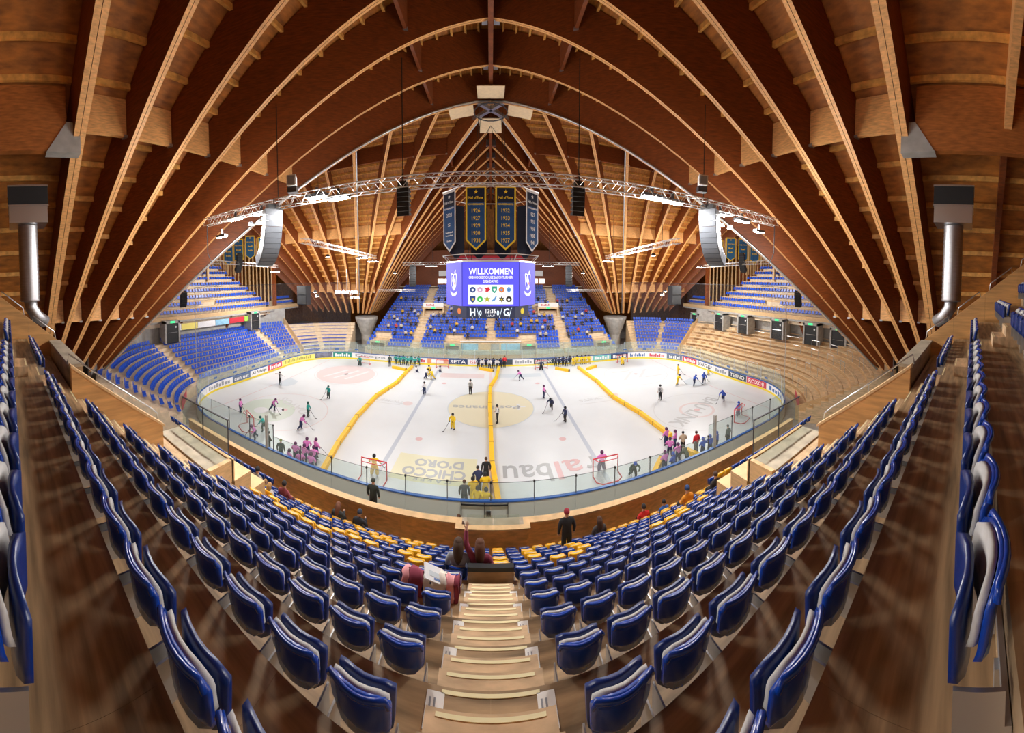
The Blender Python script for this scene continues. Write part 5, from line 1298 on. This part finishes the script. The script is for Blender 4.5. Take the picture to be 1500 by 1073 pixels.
long_mb = MB(); long_mb.lathe([(.02,.122),(.06,.112),(.098,.075),(.113,.02),(.115,-.04)], 14, (0,-.012,0))
long_mb.tube([(0,-.02,.06),(0,-.045,-.04),(0,-.065,-.14),(0,-.085,-.26),(0,-.09,-.38)], [.100,.116,.118,.105,.055], 12); LONG = long_mb.mesh('long_hair', 'black', True)
stick_mb = MB(); stick_mb.tube([(0,0,0),(0,.62,-1.02)], .017, 6); stick_mb.hexa(((-.012,.60,-1.06),(.012,.60,-1.06),(.012,.86,-1.10),(-.012,.86,-1.10),(-.012,.60,-1.0),(.012,.60,-1.0),(.012,.86,-1.04),(-.012,.86,-1.04)))
STICK = stick_mb.mesh('stick', 'ink_black', False)
skate_mb = MB(); skate_mb.box(-.012,.012,-.10,.19,0,.05); SKATE = skate_mb.mesh('skate_blade', 'steel')
cage_mb = MB(); cage_mb.tube([(-.09,.05,-.03),(-.05,.115,-.04),(.05,.115,-.04),(.09,.05,-.03)], .008, 5); cage_mb.tube([(0,.10,.04),(0,.125,-.03),(0,.105,-.10)], .008, 5); CAGE = cage_mb.mesh('face_cage', 'steel')
EYES = [MB().ball((q*.032,.083,.0), .012, 6).mesh('eye', 'ink_black', True) for q in (-1, 1)]
nose_mb = MB(); nose_mb.tube([(0,.085,.01),(0,.105,-.03)], [.008,.015], 6); NOSE = nose_mb.mesh('nose', 'white', True)
mouth_mb = MB(); mouth_mb.box(-.024,.024,.078,.089,-.066,-.055); MOUTH = mouth_mb.mesh('mouth', 'white')
EARS = [MB().ball((q*.09,.0,-.01), .022, 6, (.5,1,1.3)).mesh('ear', 'white', True) for q in (-1, 1)]
def own(o, cols):
    for i, c in enumerate(cols):
        if i < len(o.material_slots): o.material_slots[i].link = 'OBJECT'; o.material_slots[i].material = cloth(c)
    return o
def person(kind, loc, rz, cols, label, head=None, head_col=BLACK_, stick=False, skates=False, face_=True, scale=1.0, cat='person', group=None):
    """cols: top, trousers, skin, boots, hands"""
    J = BODY[kind][0]
    e = empty('person', loc, rz, label=label, cat=cat, group=group)
    if scale != 1.0: e.scale = (scale,)*3
    body = own(ob('body', BM[kind], e), cols)
    hx = Vector(J['head'][:3]); cr = Vector(J['crown'][:3]); f = 1.0
    M = T(*(hx*.55+cr*.45))
    tilt = math.atan2((cr-hx).y, (cr-hx).z); M = M @ Matrix.Rotation(-tilt*.6, 4, 'X')
    if head:
        me = {'helmet': HELM, 'beanie': BEANIE, 'hair': HAIR, 'long': LONG}[head]
        h = ob({'helmet':'helmet','beanie':'knit_cap','hair':'hair','long':'hair'}[head], me, e); own(h, [head_col]); h.matrix_local = M
        if head == 'helmet': ob('face_cage', CAGE, h)
    if face_:
        for nm, me, c in (('eye', EYES[0], None), ('eye', EYES[1], None), ('nose', NOSE, cols[2]), ('mouth', MOUTH, (.45,.16,.14)), ('ear', EARS[0], cols[2]), ('ear', EARS[1], cols[2])):
            o = ob(nm, me, e); o.matrix_local = M
            if c: own(o, [c])
    if stick:
        hl = J['ha_r']; s = ob('stick', STICK, e, (hl[0]-.02, hl[1]-.05, hl[2]+.18)); s.rotation_euler = (0, 0, R(-18))
        k = (hl[2]+.16)/1.10; s.scale = (1, 1, k)
    if skates:
        for q in 'lr':
            a, t = J['an_'+q], J['toe_'+q]; o = ob('skate_blade', SKATE, e, (a[0], a[1], max(0, t[2]-.06))); o.rotation_euler = (0, 0, math.atan2(-(t[0]-a[0]), t[1]-a[1]))
    return e
def player(px, py, team, where, kind='player_stand', face_to=0, stick=True, at_y=None):
    x, y = on_z(px, py, 0)
    if at_y is not None: x, y = x*(at_y-CAM_Y)/(y-CAM_Y), at_y
    c = {'pink': (PINK, NAVY, SKIN, BLACK_, BLACK_), 'teal': (TEAL, DKGREEN, SKIN, BLACK_, BLACK_), 'yellow': (YELLOW, (.75,.52,.03), SKIN, BLACK_, BLACK_), 'navy': (NAVY, BLACK_, SKIN, BLACK_, BLACK_), 'blue': (BLUE, NAVY, SKIN, BLACK_, BLACK_),
         'white': (WHITE_, NAVY, SKIN, BLACK_, BLACK_), 'green': (DKGREEN, BLACK_, SKIN, BLACK_, BLACK_)}[team]
    hc = {'pink': (.10,.03,.10), 'teal': (.03,.10,.09), 'yellow': BLACK_, 'navy': BLACK_, 'blue': BLUE, 'white': BLACK_, 'green': BLUE}[team]
    word = {'pink': 'pink', 'teal': 'green', 'yellow': 'yellow', 'navy': 'dark navy', 'blue': 'blue', 'white': 'white', 'green': 'dark green'}[team]
    return person(kind, (x, y, 0), R(face_to), c, '%s-shirted young player %s' % (word, where), 'helmet', hc, stick, True, False)
# left zone
player(352, 604.4, 'pink', 'standing left of the left goal', face_to=-60)
player(400, 601.3, 'pink', 'arms out beyond the left goal', 'player_skate', -80)
player(374, 643.6, 'pink', 'in front of the left goal frame', 'player_skate', 160)
player(387, 631.8, 'teal', 'right beside the left goal', 'player_skate', 110)
player(440.5, 629.2, 'pink', 'skating hard toward the left circle', 'player_skate', -40)
player(451, 609.6, 'teal', 'holding the stick out in the left circle', 'player_stand', -70)
player(481.5, 583, 'teal', 'alone before the pink disc', 'player_stand', 170)
player(527.5, 535, 'teal', 'keeping the far left goal', 'goalie', 180, False)
for i, (px, py) in enumerate(((424, 687), (433, 676), (440, 690), (446, 679), (456, 693), (460, 682), (463, 669), (450, 668))):
    player(px, py, 'pink', 'in the waiting group by the near left boards, %s from the left' % ND[i], 'player_stand', (-20, 10, 30, -10, 0, 20, -30, 15)[i], i % 3 == 0)
# centre zone
player(548.4, 696, 'yellow', 'keeping the near left goal', 'goalie', 10, True)
player(663.5, 628.6, 'yellow', 'below the left edge of the centre circle', 'player_stand', 150)
player(622, 577, 'white', 'on the left blue line', 'player_stand', 60)
player(628.5, 550, 'yellow', 'left of two before the far left centre goal', 'player_stand', 30)
player(633.5, 556, 'yellow', 'right of two before the far left centre goal', 'player_skate', 60)
player(623.8, 554.5, 'white', 'beside the yellow pair on the far ice', 'player_skate', -60)
player(611.7, 545, 'white', 'kneeling on the far ice', 'kneeling', 120, False)
player(645, 544.7, 'white', 'crouching in the far left centre goal', 'kneeling', 180, False)
player(762.7, 557, 'pink', 'skating on the far pale blue panel', 'player_skate', 70)
player(796.3, 582.5, 'pink', 'left of the right blue line', 'player_stand', -100)
player(807.5, 600, 'navy', 'upper of two right of the centre circle', 'player_skate', 150)
player(828, 617.4, 'navy', 'lower of two right of the centre circle', 'player_stand', 100)
player(792.7, 542, 'navy', 'keeping the far right centre goal', 'goalie', 180, False)
player(881.6, 690, 'pink', 'keeping the near right goal', 'goalie', 0, True)
player(928, 701, 'green', 'bent over behind the near right boards', 'player_skate', 170, True)
for i, (px, py) in enumerate(((693, 733), (700, 748), (711, 726), (712, 751))):
    player(px, py, 'yellow', 'by the near centre gate, %s from the left' % ND[i], 'player_stand', (20, 160, 10, -20)[i], i == 3)
# right zone
player(993, 548.3, 'yellow', 'upper of two in the right end zone', 'player_stand', -110)
player(992.3, 563.4, 'yellow', 'lower of two in the right end zone', 'player_skate', -90)
player(1016.6, 564.7, 'blue', 'left of two near the right boards', 'player_skate', -80)
player(1031, 561.3, 'blue', 'right of two near the right boards', 'player_stand', -60)
player(1037.5, 549, 'yellow', 'crouched against the right boards', 'kneeling', -60, True)
player(1059.2, 587.4, 'blue', 'alone beyond the right goal', 'player_skate', 120)
player(1082, 609, 'blue', 'keeping the right end goal', 'goalie', 15, False)
player(911.7, 534, 'yellow', 'keeping the far right goal', 'goalie', 180, False)
for i, (px, py) in enumerate(((974, 690), (981, 668), (989, 656), (993, 677), (976, 652))):
    player(px, py, 'pink', 'in the group by the near right boards, %s counted' % ND[i], 'player_stand', (10, -30, 40, 0, 20)[i], i % 2 == 0)
player(986, 692, 'blue', 'among the pink group by the near right boards', 'player_stand', 30, False)
for i, (px, py) in enumerate(((1029.7, 668), (1040, 664), (1050, 658))): player(px, py, 'blue', 'by the red jacket at the near right boards, %s from the left' % ND[i], 'player_stand', (10, -20, 30)[i], i == 1)
# teams waiting along the far boards
for i in range(7): player(580+5.6*i, 536, 'teal', 'in the far left waiting group, %s from the left' % ND[i], 'player_stand', 180+15*(i % 3-1), False, 14.4-(i % 2)*.5)
for i in range(7): player(701+5.4*i, 537, 'white' if i % 2 else 'navy', 'in the far centre waiting group, %s from the left' % ND[i], 'player_stand', 180+20*(i % 3-1), False, 14.4-(i % 2)*.55)
for i in range(7): player(814+5.2*i, 537, 'navy' if i < 5 else 'yellow', 'in the far right waiting group, %s from the left' % ND[i], 'player_stand', 180+20*(i % 3-1), False, 14.4-(i % 2)*.55)
for i in range(3): player(852+5.4*i, 536, 'yellow', 'at the right end of the far waiting groups, %s from the left' % ND[i], 'player_stand', 170, False, 14.3)
# referees, coaches
def grown(kind, px, py, rz, cols, label, head, hc, z=0.0, skates=False, sc=1.0):
    x, y = on_z(px, py, z); return person(kind, (x, y, z), R(rz), cols, label, head, hc, False, skates, True, sc)
REF = (WHITE_, BLACK_, SKIN, BLACK_, SKIN)
for kind, px, py, rz, l in (('referee_arms', 410.5, 563.4, 170, 'with both arms out in the left end zone'), ('adult', 689.2, 577, 160, 'standing at the top of the centre circle'), ('adult_hands_front', 728.6, 619.7, 90, 'standing right of the middle barrier'), ('adult', 967, 585.6, 120, 'standing right of the right barrier')):
    e = grown(kind, px, py, rz, REF, 'referee in black and white shirt ' + l, 'helmet', BLACK_, 0, True)
    body = e.children[0]
    for k in range(4):      # black stripes round the shirt
        st = MB().lathe([(.178, 0), (.178, .045)], 14); st.v = [(a, b*.92, c) for a, b, c in st.v]
        o = st.build('shirt_stripe', 'black', e); o.location = (0, 0, 1.02+.10*k)
grown('adult', 411.8, 677, 20, (DKGREEN, BLACK_, SKIN, BLACK_, SKIN), 'coach in dark green jacket and cap left of the pink waiting group', 'beanie', (.25, .3, .05))
grown('adult_hands_front', 393.6, 664, -20, (BLACK_, BLACK_, SKIN, BLACK_, SKIN), 'coach in black by the tall post at the near left boards', 'beanie', BLACK_)
grown('adult', 680.2, 746, 0, ((.05,.05,.06), BLACK_, SKIN, BLACK_, SKIN), 'coach in dark coat at the near boards left of the gate', 'hair', BROWN)
grown('leaning', 701, 725, 10, (NAVY, BLACK_, SKIN, BLACK_, SKIN), 'coach in navy jacket bending over the yellow players', 'hair', BLACK_)
grown('adult', 712, 708, 10, (BLACK_, BLACK_, SKIN, BLACK_, SKIN), 'coach in black beside the near end of the middle barrier', 'hair', BROWN)
grown('adult', 1019.7, 664, 0, (RED_, (.12,.12,.14), SKIN, BLACK_, SKIN), 'coach in bright red jacket near the right boards', 'beanie', (.08,.01,.01))
grown('adult', 1066, 653, 10, ((.10,.12,.11), BLACK_, SKIN, BLACK_, SKIN), 'coach in grey jacket right of the tall post at the near right boards', 'beanie', (.12,.12,.12))
grown('leaning', 1007, 686, 20, ((.09,.10,.07), BLACK_, SKIN, BLACK_, SKIN), 'coach in olive grey coat leaning over the near right boards', 'beanie', (.08,.09,.07))
grown('adult_hands_front', 1000, 664, -20, (BEIGE, BLACK_, SKIN, BLACK_, SKIN), 'coach in beige jacket behind the pink group on the right', 'hair', BLACK_)
grown('adult', 571, 536.4, 180, (DKGREEN, BLACK_, SKIN, BLACK_, SKIN), 'coach in dark coat left of the far green team', 'beanie', BLACK_)
grown('adult', 739, 537.5, 180, (RED_, BLACK_, SKIN, BLACK_, SKIN), 'coach in red jacket behind the far centre group', 'hair', BLACK_)
# onlookers between the front wall and the boards
person('adult', (-5.6, -18.2, 2.0), R(0), ((.02,.03,.03), BLACK_, SKIN, BLACK_, SKIN), 'onlooker in dark green coat standing at the near glass left of the gate', 'beanie', (.05,.06,.05))
person('adult', (-1.35, -19.2, 2.0), R(0), ((.10,.06,.05), BLACK_, SKIN, BLACK_, SKIN), 'onlooker with brown hair whose head shows over the front wall', 'hair', BROWN, scale=.86)
# spectators on the near seats
for (x, j), kind, cols, head, hc, label, sc in SITTERS:
    person(kind, (x, NY(j), NF(j)), 0, cols, label, head, hc, scale=sc)
person('adult', (NEAR_STANDING[0], NY(NEAR_STANDING[1])+.45, NF(NEAR_STANDING[1])), 0, (BLACK_, BLACK_, SKIN, BLACK_, SKIN), 'man in black jacket and red cap standing in the front rows right of the stairs', 'beanie', (.35,.03,.05))
# coats and a bag left on the seats beside the two women
def draped(x, j, strips, label):
    """clothing thrown over a seat back: cloth strips that follow the back, the top and the front of the seat"""
    e = empty('coat', (x, NY(j), NF(j)), label=label, cat='coat')
    path = [(-.05, .42), (-.06, .62), (-.05, .80), (-.03, .92), (.04, .955), (.12, .93), (.17, .80), (.20, .62)]
    for nm, x0, x1, m_ in strips:
        mb = MB(); nx = 5
        for side in (0, 1):
            for i in range(nx+1):
                for k, (yy, zz) in enumerate(path):
                    w = .018*math.sin(7*i+1.7*k+9*x0); low = .10*math.sin(11*x0+2.1*i) if k in (0, len(path)-1) else 0
                    o_ = .022 if side else .0; up = 1 if 2 < k < 6 else 0
                    mb.v.append((x0+(x1-x0)*i/nx+.02*math.sin(3*k+5*x0), yy+w-(o_ if k < 4 else -o_), zz+low+w+o_*up))
        n = len(path); N = (nx+1)*n
        for i in range(nx):
            for k in range(n-1):
                a = i*n+k; mb.f += [(a, a+n, a+n+1, a+1), (N+a, N+a+1, N+a+n+1, N+a+n)]; mb.m += [0, 0]
        for k in range(n-1):
            for a in (k, nx*n+k): mb.f.append((a, a+1, N+a+1, N+a)); mb.m.append(0)
        mb.build(nm, m_, e, True)
    return e
mat('coat_maroon', (.24, .03, .06), .85); mat('coat_pink', (.75, .32, .34), .85); mat('coat_cream', (.72, .64, .55), .85); mat('bag_white', (.8, .82, .85), .6)
cx_, cj_ = COAT
draped(cx_, cj_, [('sleeve', -.24, -.13, 'coat_pink'), ('coat_body', -.12, .12, 'coat_maroon'), ('lining', .13, .24, 'coat_cream')], 'maroon and pink coat thrown over a seat left of the two women')
draped(cx_+.488, cj_, [('coat_body', -.23, .02, 'coat_cream'), ('sleeve', .03, .16, 'coat_pink'), ('hood', .16, .24, 'coat_maroon')], 'cream and pink coat thrown over the seat nearest the two women')
bgp = empty('paper_bag', (cx_+.30, NY(cj_)+.02, NF(cj_)+1.0), R(25), label='flat white bag with blue print lying on the coats', cat='bag')
bgp.rotation_euler = (R(18), R(35), R(25)); MB().box(-.20, .20, -.12, .12, 0, .03).build('bag_sheet', 'bag_white', bgp); MB().box(-.12, .1, -.05, .02, .03, .034).build('bag_print', 'paint_sky', bgp); MB().box(-.02, .14, -.09, -.06, .03, .034).build('bag_print', 'ink_blue', bgp)
# far spectators, a few pixels each
random.seed(11)
cl = [(((.03,.03,.04), BLACK_), 'black'), (((.10,.10,.12), NAVY), 'dark grey'), (((.55,.50,.42), BLACK_), 'beige'), (((.70,.42,.05), BLACK_), 'orange yellow'), (((.50,.05,.06), BLACK_), 'red'), (((.65,.65,.66), NAVY), 'white')]
taken = set()
for k in range(120):
    for _ in range(40):
        r = random.choice([3,4,5,5,6,6,7,7,8,8,9,9,10,11,14,15]); hw = 21.5-.1*r; n = int(2*hw/.5); i = random.randrange(n); x = -hw+.25+i*.5
        w = .25+.75*math.exp(-((abs(x)-14)/4)**2)+.5*math.exp(-((abs(x)-8)/3)**2)
        if far_hole(x, r) or any((r+a, i+b) in taken for a in (-1, 0, 1) for b in (-1, 0, 1)) or abs(x) > 19.5 or random.random() > w: continue
        break
    else: continue
    taken.add((r, i)); y, z = frow(r); (top, low), nm = random.choices(cl, [6, 4, 2, 2, 1.2, 2])[0]
    e = person('sitting', (x, y+.16, z-.02), R(180), (top, low, SKIN, BLACK_, SKIN), 'small spectator in %s sitting %s, %s, far stand' % (nm, 'low' if r < 6 else 'midway up' if r < 9 else 'high', 'far left block' if x < -12.6 else 'left centre block' if x < 0 else 'right centre block' if x < 12.6 else 'far right block'), 'hair' if k % 3 else 'beanie', random.choice((BROWN, BLACK_, (.25,.14,.06))), face_=False, group='spectators in the far stand')
